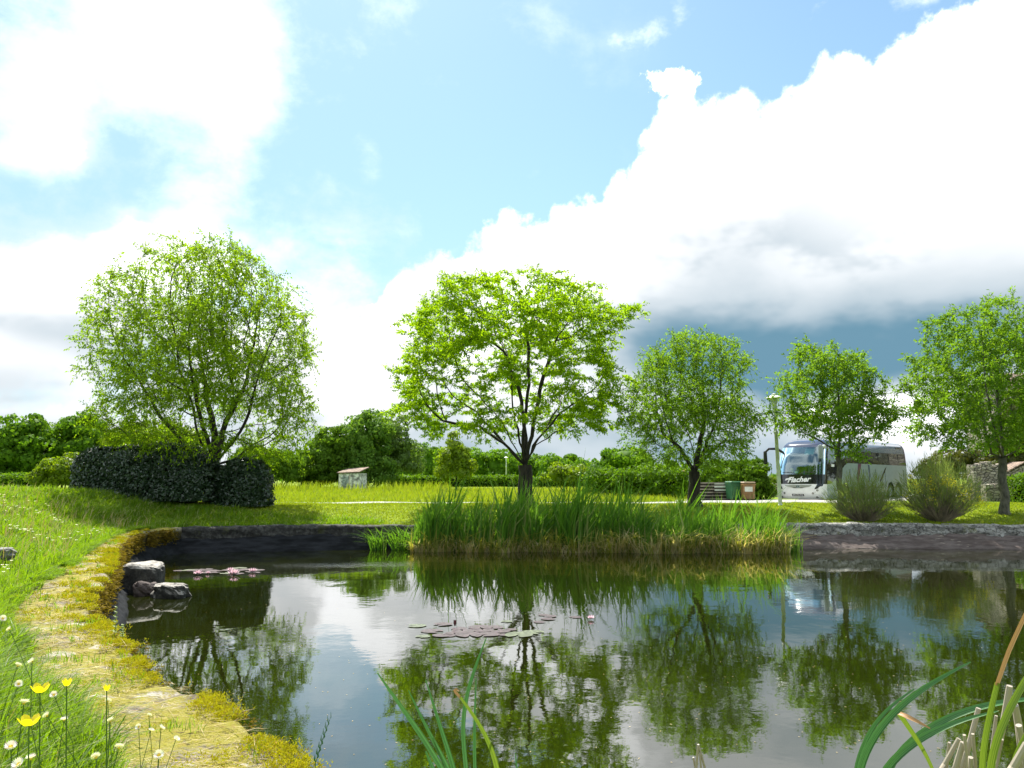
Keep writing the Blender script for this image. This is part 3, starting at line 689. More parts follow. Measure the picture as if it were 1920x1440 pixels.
def twig_leaves(P_, D_, n_tw, n_lf, tl, droop, L, Wd, spread=0.9, flat=0.0, curl=0.6, lean=(0, 0), upb=0.0):
    """twigs from every (P_,D_), each carrying leaves; returns leaf arrays and twig polylines"""
    N = len(P_); T = N * n_tw
    base = np.repeat(P_, n_tw, 0) + rng.normal(size=(T, 3)) * 0.05; d0 = unit(np.repeat(D_, n_tw, 0) + rdir(T) * spread + np.array([lean[0], lean[1], upb]))
    if flat: d0[:, 2] *= (1 - flat); d0 = unit(d0)
    ln_ = tl * (0.5 + rng.random(T) * 0.9)
    t = (np.arange(n_lf) + rng.random((T, n_lf)) * 0.9 + 0.3) / n_lf
    s = (ln_[:, None] * t)
    pos = base[:, None] + d0[:, None] * s[..., None]; pos[..., 2] -= droop * s ** 2
    tan = np.repeat(d0[:, None], n_lf, 1).copy(); tan[..., 2] -= 2 * droop * s; tan = unit(tan)
    side = rdir(T * n_lf).reshape(T, n_lf, 3)
    ld = unit(tan * 0.7 + side * curl + np.array([0, 0, -0.15 - droop * 0.5]))
    nv = unit(rdir(T * n_lf).reshape(T, n_lf, 3) * 0.8 + np.array([0, 0, 0.8]))
    M_ = T * n_lf
    sz = (0.7 + 0.6 * rng.random(M_))
    V, Fc = leaves(pos.reshape(-1, 3), ld.reshape(-1, 3), nv.reshape(-1, 3), L * sz, Wd * sz, 0.15)
    # twig stems as thin 3-sided strips
    q = [base, base + d0 * (ln_ * 0.5)[:, None] - np.array([0, 0, 1.0]) * (droop * (ln_ * 0.5) ** 2)[:, None], base + d0 * ln_[:, None] - np.array([0, 0, 1.0]) * (droop * ln_ ** 2)[:, None]]
    return V, Fc, q
def twig_mesh(q, r0):
    T = len(q[0]); tv = []
    off = [np.array([1, 0, 0.0]), np.array([-0.5, 0.87, 0]), np.array([-0.5, -0.87, 0])]
    for k, p in enumerate(q):
        rr = r0 * (1, 0.75, 0.35)[k]
        tv += [p + o_ * rr for o_ in off]
    V = np.stack(tv, 1).reshape(-1, 3); i = np.arange(T)[:, None]; Fc = []
    for s_ in (0, 3):
        for k in range(3): Fc.append(np.stack([i[:, 0] * 9 + s_ + k, i[:, 0] * 9 + s_ + (k + 1) % 3, i[:, 0] * 9 + s_ + 3 + (k + 1) % 3, i[:, 0] * 9 + s_ + 3 + k], 1))
    return V, np.concatenate(Fc, 0)
def grown_tree(name, label, cat, d, base_px, fork_px, limbs, prof, natt, leafm, barkm, tip=0.012, base_r=0.3, stepl=0.34, rpow=0.5, gap=0.0, hollow=0.0,
               infl=1.6, kill=0.5, tw=dict(), group=None, seed=0, thin=9, jit=0.15, ex=2.3, up=0.0, depth=0.95, gscale=0.55, hh=0.45):
    bx, by, _ = at_d(base_px[0], base_px[1], d); gz = G(bx, by)
    root = thing(name, label, cat, (bx, by, gz - 0.05), 0, group)
    att = profile_points(prof, d, natt, rpow, gap, gscale, depth, seed, hollow, hh)
    P_ = []; par = []
    fk = np.array(at_d(*fork_px, d)); b0 = np.array([bx, by, gz - 0.1]); k = max(3, int(np.linalg.norm(fk - b0) / stepl))
    for i in range(k + 1):
        t = i / k; P_.append(b0 + (fk - b0) * t + np.array([0.03 * math.sin(i * 1.3 + seed), 0.03 * math.cos(i), 0])); par.append(i - 1)
    for lm in limbs:                # limbs: list of (px, py, dy) from the fork
        prev = k; cur = P_[k]
        for (a, c_, dyy) in lm:
            tgt = np.array(at_d(a, c_, d + dyy)); kk = max(1, int(np.linalg.norm(tgt - cur) / stepl)); st = cur
            for j in range(1, kk + 1): P_.append(st + (tgt - st) * j / kk + rng.normal(size=3) * 0.02); par.append(prev); prev = len(P_) - 1
            cur = P_[-1]
    P_, par = colonize(att, P_, par, stepl, infl, kill, jit=jit, up=up)
    rad, tips = radii(P_, par, tip, base_r)
    rad[0] *= 1.45; rad[1] *= 1.15
    me = skeleton_mesh('trunk', P_ - np.array(root.location), par, rad, 7)
    tr = link('trunk', me, barkm, root, smooth=True)
    sel = (tips <= thin) & (par >= 0) & (P_[:, 2] > fk[2] - 0.3); Pt = P_[sel]; Dt = unit(P_[sel] - P_[par[sel]])
    V, Fc, q = twig_leaves(Pt, Dt, **tw)
    lo = np.array(root.location)
    cr = link('crown', np_mesh('crown', V - lo, Fc), leafm, root)
    V2, F2 = twig_mesh([p - lo for p in q], tip * 0.55)
    link('twigs', np_mesh('twigs', V2, F2), barkm, root)
    return root, len(P_), len(Fc)

M_WILLOW = leafmat('willow_leaf', (0.12, 0.22, 0.010), (0.24, 0.37, 0.014), 0.6, 0.65, 0.10)
M_WILLOW2 = leafmat('willow_leaf_green', (0.10, 0.21, 0.014), (0.20, 0.34, 0.020), 0.56, 0.65, 0.10)
M_LOCUST = leafmat('locust_leaf', (0.15, 0.28, 0.006), (0.28, 0.43, 0.009), 0.62, 0.65, 0.10)
M_ASH = leafmat('ash_leaf', (0.090, 0.20, 0.016), (0.19, 0.33, 0.022), 0.52, 0.6, 0.14)
prof1 = [(447, 395, 440), (470, 310, 470), (500, 265, 505), (540, 225, 540), (590, 190, 575), (650, 182, 585), (710, 188, 588), (760, 195, 585), (800, 205, 580), (835, 225, 570), (862, 290, 530)]
r1 = grown_tree('willow_tree', 'large round willow with a dark forked trunk rising behind the dark clipped hedge', 'tree', 35.2, (402, 962), (402, 872),
    [[(388, 848, 0.1), (372, 815, -.4)], [(412, 840, 0), (424, 790, .5)], [(440, 862, -.2), (470, 838, -.5)], [(402, 830, .6), (398, 790, .8)], [(360, 848, -.3), (335, 820, -.5)], [(450, 810, -.6)], [(385, 810, -1.0)]],
    prof1, 2700, M_WILLOW, M_BARK, base_r=0.42, rpow=0.5, gap=0.17, gscale=0.7, hollow=0.66, hh=0.22, seed=3, kill=0.30, up=0.12, thin=14, tip=0.008, stepl=0.30, infl=1.5, jit=0.10,
    tw=dict(n_tw=3, n_lf=12, tl=0.62, droop=0.45, L=0.125, Wd=0.050, spread=0.8, curl=0.9, lean=(-0.25, 0), upb=0.1))
prof2 = [(508, 935, 995), (525, 880, 1050), (545, 838, 1112), (580, 785, 1160), (615, 760, 1188), (660, 752, 1175), (700, 738, 1168), (745, 728, 1160), (785, 745, 1150), (815, 780, 1130)]
r2 = grown_tree('locust_tree', 'tall spreading tree with feathery bright foliage and bare dark limbs behind the reeds', 'tree', 36.5, (986, 949), (984, 872),
    [[(965, 838, .2), (940, 790, .3), (890, 735, -.4)], [(955, 840, -.3), (900, 800, -1.0), (830, 790, -1.4)], [(985, 820, .5), (975, 740, .9), (945, 660, .6)], [(1000, 800, -.4), (1015, 720, -.6), (1040, 640, -.5)],
     [(1008, 825, .3), (1050, 775, .8), (1100, 740, 1.2)], [(1005, 835, -.6), (1060, 800, -1.3)], [(980, 810, 0), (992, 720, 0), (990, 630, .2)], [(960, 850, .6), (900, 780, 1.6)], [(1000, 840, .9), (1050, 760, 2.0)], [(975, 830, -1.2), (960, 750, -2.2)]],
    prof2, 1700, M_LOCUST, M_BARK, base_r=0.36, rpow=0.34, gap=0.36, hollow=0.74, hh=0.5, seed=8, kill=0.36, infl=1.9, stepl=0.32, up=0.0, thin=9, tip=0.008, gscale=0.75, jit=0.12,
    tw=dict(n_tw=5, n_lf=12, tl=0.42, droop=0.14, L=0.14, Wd=0.058, spread=0.9, flat=0.65, curl=0.95))
prof3 = [(622, 1300, 1335), (640, 1245, 1365), (665, 1205, 1385), (700, 1185, 1405), (740, 1170, 1418), (780, 1165, 1414), (815, 1175, 1408), (845, 1195, 1400), (875, 1230, 1385)]
r3 = grown_tree('willow_tree', 'smaller round willow with a forked dark trunk standing before the wheelie bins', 'tree', 37.5, (1302, 947), (1302, 885),
    [[(1285, 860, 0), (1262, 825, -.3)], [(1300, 850, .3), (1292, 815, .4)], [(1316, 860, -.2), (1330, 815, -.4)], [(1310, 840, .5), (1320, 790, .6)], [(1275, 840, .4), (1240, 810, .8)], [(1330, 850, .6), (1365, 820, .9)]],
    prof3, 1700, M_WILLOW2, M_BARK, base_r=0.30, rpow=0.5, gap=0.16, gscale=0.8, hollow=0.6, hh=0.22, seed=14, kill=0.27, stepl=0.24, infl=1.3, up=0.10, thin=12, tip=0.008, jit=0.10,
    tw=dict(n_tw=3, n_lf=11, tl=0.50, droop=0.45, L=0.115, Wd=0.050, spread=0.85, curl=0.9, upb=0.15))
prof4 = [(632, 1508, 1528), (652, 1498, 1570), (675, 1485, 1612), (705, 1462, 1655), (735, 1456, 1672), (770, 1450, 1680), (795, 1460, 1672), (812, 1500, 1655), (840, 1548, 1640), (866, 1575, 1625)]
r4 = grown_tree('ash_tree', 'young ash tree standing in front of the parked coach', 'tree', 36.3, (1577, 948), (1572, 845),
    [[(1560, 828, 0), (1545, 780, .2)], [(1575, 810, .2), (1572, 740, .2)], [(1595, 825, -.2), (1625, 795, -.3)], [(1540, 830, .5), (1505, 810, .8)], [(1590, 830, .8), (1610, 780, 1.2)]],
    prof4, 950, M_ASH, M_GBARK, base_r=0.14, rpow=0.5, gap=0.27, gscale=0.9, seed=23, kill=0.29, stepl=0.24, infl=1.4, up=0.06, thin=9, tip=0.007,
    tw=dict(n_tw=4, n_lf=9, tl=0.40, droop=0.1, L=0.145, Wd=0.060, spread=0.9, curl=1.1))
prof5 = [(555, 1848, 1885), (580, 1800, 1925), (605, 1750, 1960), (640, 1735, 1990), (690, 1715, 2010), (740, 1705, 2020), (785, 1708, 2020), (820, 1722, 2010), (845, 1770, 1980)]
r5 = grown_tree('ash_tree', 'larger ash tree with a grey trunk at the right edge of the lawn', 'tree', 34.8, (1884, 953), (1878, 858),
    [[(1860, 850, 0), (1845, 800, .2), (1835, 740, .3)], [(1880, 830, .2), (1872, 760, .2), (1868, 660, .2)], [(1905, 845, -.2), (1925, 790, -.3)], [(1830, 855, -.2), (1790, 835, -.3)], [(1880, 830, 1), (1900, 750, 1.6)], [(1870, 830, -1), (1850, 730, -1.5)]],
    prof5, 1350, M_ASH, M_GBARK, base_r=0.19, rpow=0.5, gap=0.27, gscale=0.8, seed=29, kill=0.31, stepl=0.26, infl=1.5, up=0.06, thin=9, tip=0.007,
    tw=dict(n_tw=4, n_lf=9, tl=0.42, droop=0.1, L=0.145, Wd=0.060, spread=0.9, curl=1.1))
#print('trees', r1[1:], r2[1:], r3[1:], r4[1:], r5[1:])

# ---------------------------------------------------------------- farther trees and shrubs built from leaf clumps
M_CHEST = leafmat('chestnut_leaf', (0.06, 0.16, 0.010), (0.15, 0.28, 0.014), 0.45, 0.6, 0.15, clump=0.35)
M_MID = leafmat('broad_leaf', (0.075, 0.16, 0.014), (0.15, 0.26, 0.02), 0.45, 0.6, 0.12, clump=0.35)
M_PALE = leafmat('pale_leaf', (0.09, 0.16, 0.03), (0.15, 0.24, 0.05), 0.4, 0.5, 0.3, clump=0.35)
M_PALE2 = leafmat('lime_tree_leaf', (0.08, 0.18, 0.025), (0.17, 0.29, 0.04), 0.45, 0.6, 0.15, clump=0.35)
M_LIME = leafmat('lime_leaf', (0.12, 0.20, 0.008), (0.21, 0.30, 0.010), 0.5, 0.5, 0.3, clump=0.6)
M_HEDGE = leafmat('hedge_leaf', (0.060, 0.14, 0.006), (0.13, 0.24, 0.010), 0.4, 0.6, 0.15, clump=0.6)
M_OLIVE = leafmat('olive_leaf', (0.06, 0.08, 0.014), (0.12, 0.13, 0.02), 0.35, 0.5, 0.3, clump=0.6)
def clumpy(ells, nleaf, leaf, lw, clump_r, loc, core=0.72, jitter=0.35, down=0.25):
    """leaf clumps over the skins of ellipsoids (cx,cy,cz,rx,ry,rz); loc is subtracted"""
    ar = np.array([e[3] * e[5] for e in ells]); ar = ar / ar.sum(); Vs = []; Fs = []; off = 0
    for e, fr in zip(ells, ar):
        c_ = np.array(e[:3]); r_ = np.array(e[3:])
        nc = max(6, int(2.6 * (r_[0] * r_[2] + r_[1] * r_[2] + r_[0] * r_[1]) / clump_r ** 2 * 1.0)); dn = rdir(nc * 2); dn = dn[dn[:, 2] > -0.55 - down][:nc]; nc = len(dn)
        lump = 1 + 0.16 * np.array([mnoise.noise(Vector(v) * 2.2 + Vector((c_[0], c_[1], 0))) for v in dn])
        cc = c_ + dn * r_ * (0.82 + 0.18 * rng.random(nc))[:, None] * lump[:, None]
        cr_ = clump_r * (0.6 + 0.7 * rng.random(nc))
        k = max(4, int(nleaf * fr / nc)); dd = rdir(nc * k); out_ = unit(np.repeat(dn / r_ * r_.mean(), k, 0) + np.array([0, 0, 0.35]))
        dd = unit(dd + out_ * 0.7)
        rr = np.repeat(cr_, k) * (0.55 + 0.45 * rng.random(nc * k))
        pos = np.repeat(cc, k, 0) + dd * rr[:, None] * np.array([1.1, 1.1, 0.75])
        sz = 0.6 + 0.8 * rng.random(nc * k)
        V, Fc = leaves(pos - np.array(loc), unit(np.cross(dd, rdir(nc * k)) + np.array([0, 0, -0.3])), unit(dd + rdir(nc * k) * 0.6), leaf * sz, lw * sz, 0.12)
        Vs.append(V); Fs.append(Fc + off); off += len(V)
        if core > 0:  # added solid core inside the crown, blocks light between the leaves
            nu, nv = 18, 11
            th = np.linspace(0, 2 * np.pi, nu, endpoint=False); ph = np.linspace(-np.pi / 2, np.pi / 2, nv)
            g = np.array([[math.cos(p_) * math.cos(t_), math.cos(p_) * math.sin(t_), math.sin(p_)] for p_ in ph for t_ in th])
            lm = core * (1 + 0.2 * np.array([mnoise.noise(Vector(v) * 2.5 + Vector((c_[0], 0, 3))) for v in g]))
            V = c_ + g * r_ * lm[:, None] - np.array(loc)
            i = np.arange(nv - 1)[:, None] * nu; k_ = np.arange(nu)[None]
            Fc = np.stack([i + k_, i + (k_ + 1) % nu, i + nu + (k_ + 1) % nu, i + nu + k_], -1).reshape(-1, 4)
            Vs.append(V); Fs.append(Fc + off); off += len(V)
    return np.concatenate(Vs), np.concatenate(Fs)
def px_ell(cx, cy, rx, ry, d, depth=1.0):
    c_ = at_d(cx, cy, d); s = d / F_PX * 1.0; return (c_[0], c_[1], c_[2], rx * s, rx * s * depth, ry * s)
def far_tree(name, label, cat, d, ell_px, nleaf, leafm, leaf=0.30, lw=0.2, clump=0.9, trunk=True, core=0.72, group=None, barkm=None, tr=0.22, depth=0.9, base_py=None):
    ells = [px_ell(*e[:4], d + (e[4] if len(e) > 4 else 0), depth) for e in ell_px]
    x0 = np.average([e[0] for e in ells], weights=[e[3] * e[5] for e in ells]); gz = G(x0, d) if d < 45 else 1.39
    root = thing(name, label, cat, (x0, d, gz), 0, group)
    V, Fc = clumpy(ells, nleaf, leaf, lw, clump, (x0, d, gz), core)
    lim = -0.02
    V[:, 2] = np.maximum(V[:, 2], lim)
    link('crown' if trunk else 'foliage', np_mesh('crown', V, Fc), leafm, root)
    zmid = max(e[2] for e in ells) - gz
    mb = MB()
    if trunk:
        mb.tube([(0, 0, -0.2), (0.05, 0, zmid * 0.45), (-0.05, 0.05, zmid)], [tr * 1.3, tr, tr * 0.5], 8)
        for e in ells: mb.tube([(0, 0, zmid * 0.35), ((e[0] - x0) * 0.7, (e[1] - d) * 0.7, (e[2] - gz))], [tr * 0.6, tr * 0.25], 6)
        mb.build('trunk', barkm or M_BARK, root)
    else:
        for e in ells:
            for s_ in range(3): mb.tube([((e[0] - x0) * 0.5 + 0.1 * s_, (e[1] - d), -0.1), ((e[0] - x0) + 0.4 * (s_ - 1), (e[1] - d), (e[2] - gz))], [0.05, 0.02], 5)
        mb.build('stems', barkm or M_BARK, root)
    return root
far_tree('chestnut_tree', 'dark dome-shaped tree at the left edge of the picture', 'tree', 72, [(42, 850, 56, 48), (46, 815, 34, 34), (0, 870, 40, 38), (84, 872, 24, 32)], 15000, M_CHEST, 0.34, 0.24, 0.95)
far_tree('chestnut_tree', 'dark dome-shaped tree nearer the hedge, second from the left edge', 'tree', 74, [(156, 842, 46, 42), (155, 808, 28, 28), (184, 855, 24, 32), (124, 856, 22, 34)], 13000, M_CHEST, 0.34, 0.24, 0.95)
far_tree('poplar_tree', 'thin pale tree between the two dark domed trees', 'tree', 95, [(105, 815, 22, 18), (110, 845, 24, 22)], 1600, M_PALE, 0.3, 0.2, 0.8, core=0)
far_tree('elder_shrub', 'bright green bush between the low hedge and the dark clipped hedge', 'shrub', 47, [(108, 885, 34, 22), (128, 872, 24, 20), (88, 895, 22, 18)], 7000, M_LIME, 0.17, 0.10, 0.4, trunk=False)
far_tree('maple_tree', 'yellow-green tree low behind the left side of the large willow', 'tree', 62, [(290, 825, 62, 30), (235, 820, 32, 24), (345, 835, 36, 28), (290, 850, 70, 22)], 12000, M_LIME, 0.26, 0.17, 0.7)
far_tree('shrub', 'green shrub seen between the willow trunk and the end of the dark hedge', 'shrub', 80, [(470, 862, 32, 22), (520, 868, 28, 22), (545, 880, 20, 22)], 5200, M_MID, 0.28, 0.2, 0.7, trunk=False)
far_tree('lime_tree', 'green bushy tree at the left end of the middle clump, left of the shed', 'tree', 84, [(600, 865, 40, 46), (580, 885, 24, 36), (625, 830, 24, 28)], 11000, M_MID, 0.32, 0.20, 0.8, core=0.5)
far_tree('lime_tree', 'tall green tree rising directly above the old shed', 'tree', 86, [(675, 825, 48, 42), (660, 865, 46, 40), (700, 800, 32, 24), (690, 882, 50, 26)], 13000, M_PALE2, 0.32, 0.20, 0.85, core=0.5)
far_tree('poplar_tree', 'paler loose tree at the right end of the middle clump', 'tree', 90, [(735, 815, 38, 42), (750, 855, 34, 44), (720, 850, 34, 40)], 8500, M_PALE, 0.32, 0.2, 0.95, core=0.55)
far_tree('maple_tree', 'slender young bright green tree in front of the distant woods', 'tree', 68, [(853, 855, 24, 22), (858, 832, 14, 18), (850, 880, 30, 20), (866, 868, 20, 18)], 6000, M_LIME, 0.22, 0.14, 0.55, core=0.3, tr=0.07)
far_tree('oak_tree', 'dark leafy tree between the spreading tree and the smaller willow', 'tree', 88, [(1170, 862, 34, 24), (1195, 870, 22, 22), (1148, 875, 18, 18)], 8000, M_CHEST, 0.3, 0.2, 0.8)
far_tree('oak_tree', 'small far green tree just left of the smaller willow trunk', 'tree', 120, [(1252, 880, 18, 14), (1236, 888, 16, 10)], 2600, M_MID, 0.36, 0.26, 0.9)
far_tree('hazel_shrub', 'bright bush left of the dark leafy tree, behind the reeds', 'shrub', 66, [(1080, 892, 34, 16), (1045, 890, 22, 14), (1105, 896, 24, 12)], 6000, M_LIME, 0.2, 0.13, 0.5, trunk=False)
far_tree('laurel_shrub', 'big rounded green shrub behind the wheelie bins', 'shrub', 48.5, [(1375, 902, 58, 36), (1410, 895, 36, 32), (1345, 898, 34, 30), (1400, 920, 42, 22)], 15000, M_HEDGE, 0.18, 0.11, 0.42, trunk=False, core=0.8)
far_tree('shrub', 'bright low shrub above the dry stone wall beside the lamp post', 'shrub', 58, [(1450, 905, 14, 10)], 900, M_LIME, 0.2, 0.12, 0.4, trunk=False)
far_tree('pine_tree', 'tiny dark conifers seen behind the low stone wall', 'tree', 150, [(1448, 902, 13, 12), (1436, 908, 8, 10)], 1200, M_CHEST, 0.4, 0.2, 0.8)
far_tree('elder_tree', 'bush with yellowish leaves behind the flowering broom', 'shrub', 52, [(1795, 872, 48, 24), (1835, 868, 24, 18), (1762, 880, 30, 20)], 6500, M_OLIVE, 0.2, 0.12, 0.5, trunk=False, core=0.6)
far_tree('oak_tree', 'olive green tree behind the right ash tree, before the stone house', 'tree', 50, [(1925, 800, 48, 60), (1950, 740, 44, 44), (1905, 850, 34, 32)], 15000, M_OLIVE, 0.2, 0.13, 0.6, core=0.6)
far_tree('shrub', 'orange tinged shrub growing on the ruined stone wall', 'shrub', 49, [(1838, 895, 22, 14), (1862, 880, 16, 12)], 2600, M_OLIVE, 0.14, 0.09, 0.35, trunk=False)
far_tree('shrub', 'small green shrub above the stone porch roof', 'shrub', 60, [(1858, 868, 14, 11), (1890, 866, 12, 10)], 1400, M_LIME, 0.2, 0.12, 0.4, trunk=False)

# distant woods: one mass of crowns
es = []
for px in np.arange(440, 1420, 17):
    tp = np.interp(px, [440, 560, 760, 800, 900, 960, 1060, 1110, 1180, 1260, 1420], [872, 868, 838, 836, 842, 852, 856, 866, 878, 890, 893]) + rng.normal() * 3.5
    d = 190 + 60 * rng.random(); h_ = 900 - tp
    es.append(px_ell(px + rng.normal() * 4, tp + h_ * 0.52, 17 + 6 * rng.random(), h_ * 0.52, d))
for px in np.arange(-120, 210, 26): es.append(px_ell(px, 888 + rng.normal() * 3, 22, 16, 200))
V, Fc = clumpy(es, 60000, 0.75, 0.55, 1.5, (0, 0, 0), 0.86)
V[:, 2] = np.maximum(V[:, 2], 1.3)
tag(link('distant_woods', np_mesh('distant_woods', V, Fc), M_CHEST), 'far line of dark green woods across the horizon', 'woods', None, 'stuff')

# clipped and loose hedges
def hedge(name, label, a, b_, depth, h, mat, n, leaf=0.12, lw=0.07, round_=0.35, wob=0.08, group=None, lumps=1.0, dark=None):
    """a, b: ground points (x, y) of the hedge's centre line"""
    A = np.array(a, float); B = np.array(b_, float); L = np.linalg.norm(B - A); t = (B - A) / L; nr = np.array([-t[1], t[0]]); c_ = (A + B) / 2; gz = G(*c_) if c_[1] < 60 else 1.39
    root = thing(name, label, 'hedge', (c_[0], c_[1], gz), math.atan2(t[1], t[0]), group)
    # superellipsoid skin sampled by area of a rounded box
    sink = 0.5 * h; h0 = h; h = h + sink; hx, hy, hz = L / 2, depth / 2, h / 2
    k = n * 2; u = rng.random((k, 3)) * 2 - 1; f = rng.integers(0, 100, k); w_ = np.array([hy * hz, hx * hz * 2.0, hx * hy]); w_ = np.cumsum(w_ / w_.sum())
    ax = np.searchsorted(w_, rng.random(k)); u[np.arange(k), np.minimum(ax, 2)] = np.sign(rng.random(k) - 0.5)
    bot = (ax >= 2) & (u[:, 2] < 0); u = u[~bot][:n]; n = len(u)
    p = u * np.array([hx, hy, hz]); core = np.array([hx, hy, hz]) - round_ * h * np.array([0.5, 0.5, 0.5]) * 0.9; core = np.maximum(core, 0.05); core[:2] = np.maximum(core[:2], 0.05)
    q = np.clip(p, -core, core); dv = p - q; dn = np.linalg.norm(dv, axis=1, keepdims=True); nn = np.where(dn > 1e-5, dv / np.maximum(dn, 1e-6), np.sign(u) * (np.abs(u) > 0.99)); rr = np.array([hx, hy, hz]) - core
    p = q + unit(nn + 1e-6) * np.minimum(rr.min(), dn if False else rr.min())
    nz = np.array([mnoise.fractal(Vector((v[0] * 0.9 * lumps, v[1] * 0.9, v[2] * 1.1 + 3)), 1, 2, 3) for v in p])
    p = p + nn * (wob * 2.2 * nz + wob * rng.normal(size=n) * 0.5)[:, None]; p[:, 2] += hz - sink; kz = p[:, 2] > -0.05; p = p[kz]; nn = nn[kz]; n = len(p)
    if dark is None: dark = mat
    sz = 0.7 + 0.6 * rng.random(n)
    V, Fc = leaves(p, unit(rdir(n) + np.array([0, 0, -0.1]) + nn * 0.5), unit(nn + rdir(n) * 0.7), leaf * sz, lw * sz, 0.15)
    V[:, 2] = np.maximum(V[:, 2], 0.0)
    link('foliage', np_mesh('foliage', V, Fc), mat, root)
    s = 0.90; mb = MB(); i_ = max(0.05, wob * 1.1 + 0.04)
    mb.box((0, 0, h0 / 2 - i_ * 1.1 - 0.05), (2 * hx - 2 * i_ - round_ * h0 * 0.35, 2 * hy - 2 * i_ - round_ * 0.3, h0 - 1.6 * i_), 0, 0.96, min(0.3 * h0, hy * 0.6) * min(1, round_ * 2))  # added dark solid box, keeps the hedge from being see-through
    mb.build('dark_core', M_INNER, root)
    return root
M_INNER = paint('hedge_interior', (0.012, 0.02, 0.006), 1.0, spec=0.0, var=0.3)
M_LAUREL = leafmat('laurel_leaf', (0.018, 0.042, 0.016), (0.036, 0.070, 0.026), 0.08, 0.36, 0.7, clump=1.0)
g1 = at_d(262, 950, 34.6); g2 = at_d(475, 950, 35.6)
hedge('laurel_hedge', 'long dark clipped laurel hedge with silvery glinting leaves, left of the willow trunk', (-17.95, 34.0), (-11.7, 33.5), 2.3, 2.42, M_LAUREL, 40000, 0.125, 0.062, 0.85, 0.10)
hedge('laurel_hedge', 'shorter dark laurel hedge right of the willow trunk', (-12.4, 34.2), (-9.65, 34.5), 2.0, 2.2, M_LAUREL, 20000, 0.12, 0.06, 0.85, 0.09)
hedge('clipped_hedge', 'low clipped hedge below the trees at the left edge', (-42, 62), (-34.5, 62), 1.4, 1.45, M_HEDGE, 6000, 0.2, 0.12, 0.2, 0.06)
hedge('clipped_hedge', 'long low far hedge between the tree clump and the young tree', (-17, 118), (3, 118), 1.8, 1.5, M_HEDGE, 6000, 0.3, 0.2, 0.25, 0.08)
hedge('clipped_hedge', 'low far hedge right of the spreading tree trunk', (3.2, 112), (14, 108), 1.8, 1.3, M_HEDGE, 4500, 0.3, 0.2, 0.3, 0.1)
hedge('field_hedge', 'uneven green hedge behind the reeds, left of the smaller willow', (5.5, 58), (11.3, 52.0), 1.9, 1.75, M_HEDGE, 14000, 0.2, 0.12, 0.5, 0.22)
hedge('clipped_hedge', 'clipped dark green hedge behind the right ash trunk', (25.6, 42.5), (32.5, 42.3), 1.6, 1.35, M_HEDGE, 12000, 0.13, 0.08, 0.22, 0.06)

# ================================================================ REEDS ACROSS THE POND
M_REED = leafmat('reed_leaf', (0.045, 0.14, 0.018), (0.15, 0.31, 0.03), 0.45, 0.45, 0.25, third=(0.34, 0.38, 0.12), clump=1.5)
M_DRY = leafmat('dry_reed', (0.42, 0.34, 0.16), (0.66, 0.58, 0.34), 0.45, 0.7, 0.15)
M_YREED = leafmat('yellow_reed', (0.19, 0.23, 0.03), (0.34, 0.34, 0.07), 0.4, 0.5, 0.3)
def reed_xy(n, gain=0.0):
    x = -3.6 + 13.3 * rng.random(n); yf = 29.9 - 0.55 * sstep(x, 0.5, 6) + 0.15 * np.sin(x * 2.1) + 0.1 * np.sin(x * 5)
    return x, yf, yf + (31.55 - yf) * rng.random(n) ** 1.2
x, yf, y = reed_xy(5200)
k = fbm(x, y, 1.1, 9) > -0.20 + 0.14 * (x > 4.2); x, y, yf = x[k], y[k], yf[k]; n = len(x)
hh = np.interp(x, [-3.6, -3.0, -1.5, 0.5, 3.0, 4.2, 5.5, 7, 8.5, 9.6, 10.6], [1.0, 1.95, 1.95, 2.3, 2.35, 2.05, 1.7, 1.85, 1.5, 1.7, 1.2]) * (0.55 + 0.55 * rng.random(n)) * (0.95 + 0.75 * fbm(x, y, 1.5, 5))
blades('reed_bed', np.stack([x, y, np.full(n, -0.05)], 1), hh, 0.04 + 0.045 * rng.random(n), 0.45, M_REED, 0.6, wind=(0.10, -0.03), label='broad bed of tall green reeds along the far side of the pond', cat='reeds')
x, yf, y = reed_xy(2300); n = len(x); y = yf + 0.5 * rng.random(n) ** 2 - 0.1
blades('reed_bed', np.stack([x, y, np.full(n, -0.03)], 1), 0.15 + 0.55 * rng.random(n) ** 1.5 * np.where(x > 3.5, 1.9, 0.9), 0.04, 1.5, M_DRY, 0.9, label='pale dry bent reed leaves at the waterline of the reed bed', cat='dry reeds')
x, yf, y = reed_xy(1100); n = len(x); y = yf + 0.7 * rng.random(n) ** 2 - 0.12
blades('reed_bed', np.stack([x, y, np.full(n, -0.03)], 1), 0.3 + 0.8 * rng.random(n), 0.05, 1.5, M_YREED, 1.0, label='yellow-green arching reed leaves at the front of the reed bed', cat='reeds')
n = 260; a = rng.random(n)
x = -5.4 + 2.3 * a; y = 30.6 + 0.5 * rng.random(n)
k = (np.abs(x + 4.9) < 0.28) | (x > -4.4); x, y = x[k], y[k]; n = len(x)
blades('reed_clump', np.stack([x, y, np.full(n, -0.03)], 1), 0.5 + 0.7 * rng.random(n) * np.where(x > -4.4, 1, 0.8), 0.035, 1.2, M_REED, 1.1, wind=(-0.35, -0.1), label='sparse low reeds trailing over the water left of the main bed', cat='reeds')
n = 90; x = rng.choice([9.9, 10.35, 10.15], n) + rng.normal(size=n) * 0.09; y = 30.6 + 0.2 * rng.normal(size=n)
blades('reed_clump', np.stack([x, y, np.full(n, -0.03)], 1), 0.5 + 0.9 * rng.random(n), 0.03, 0.7, M_REED, 0.9, label='few thin reeds standing apart at the right end of the bed', cat='reeds')

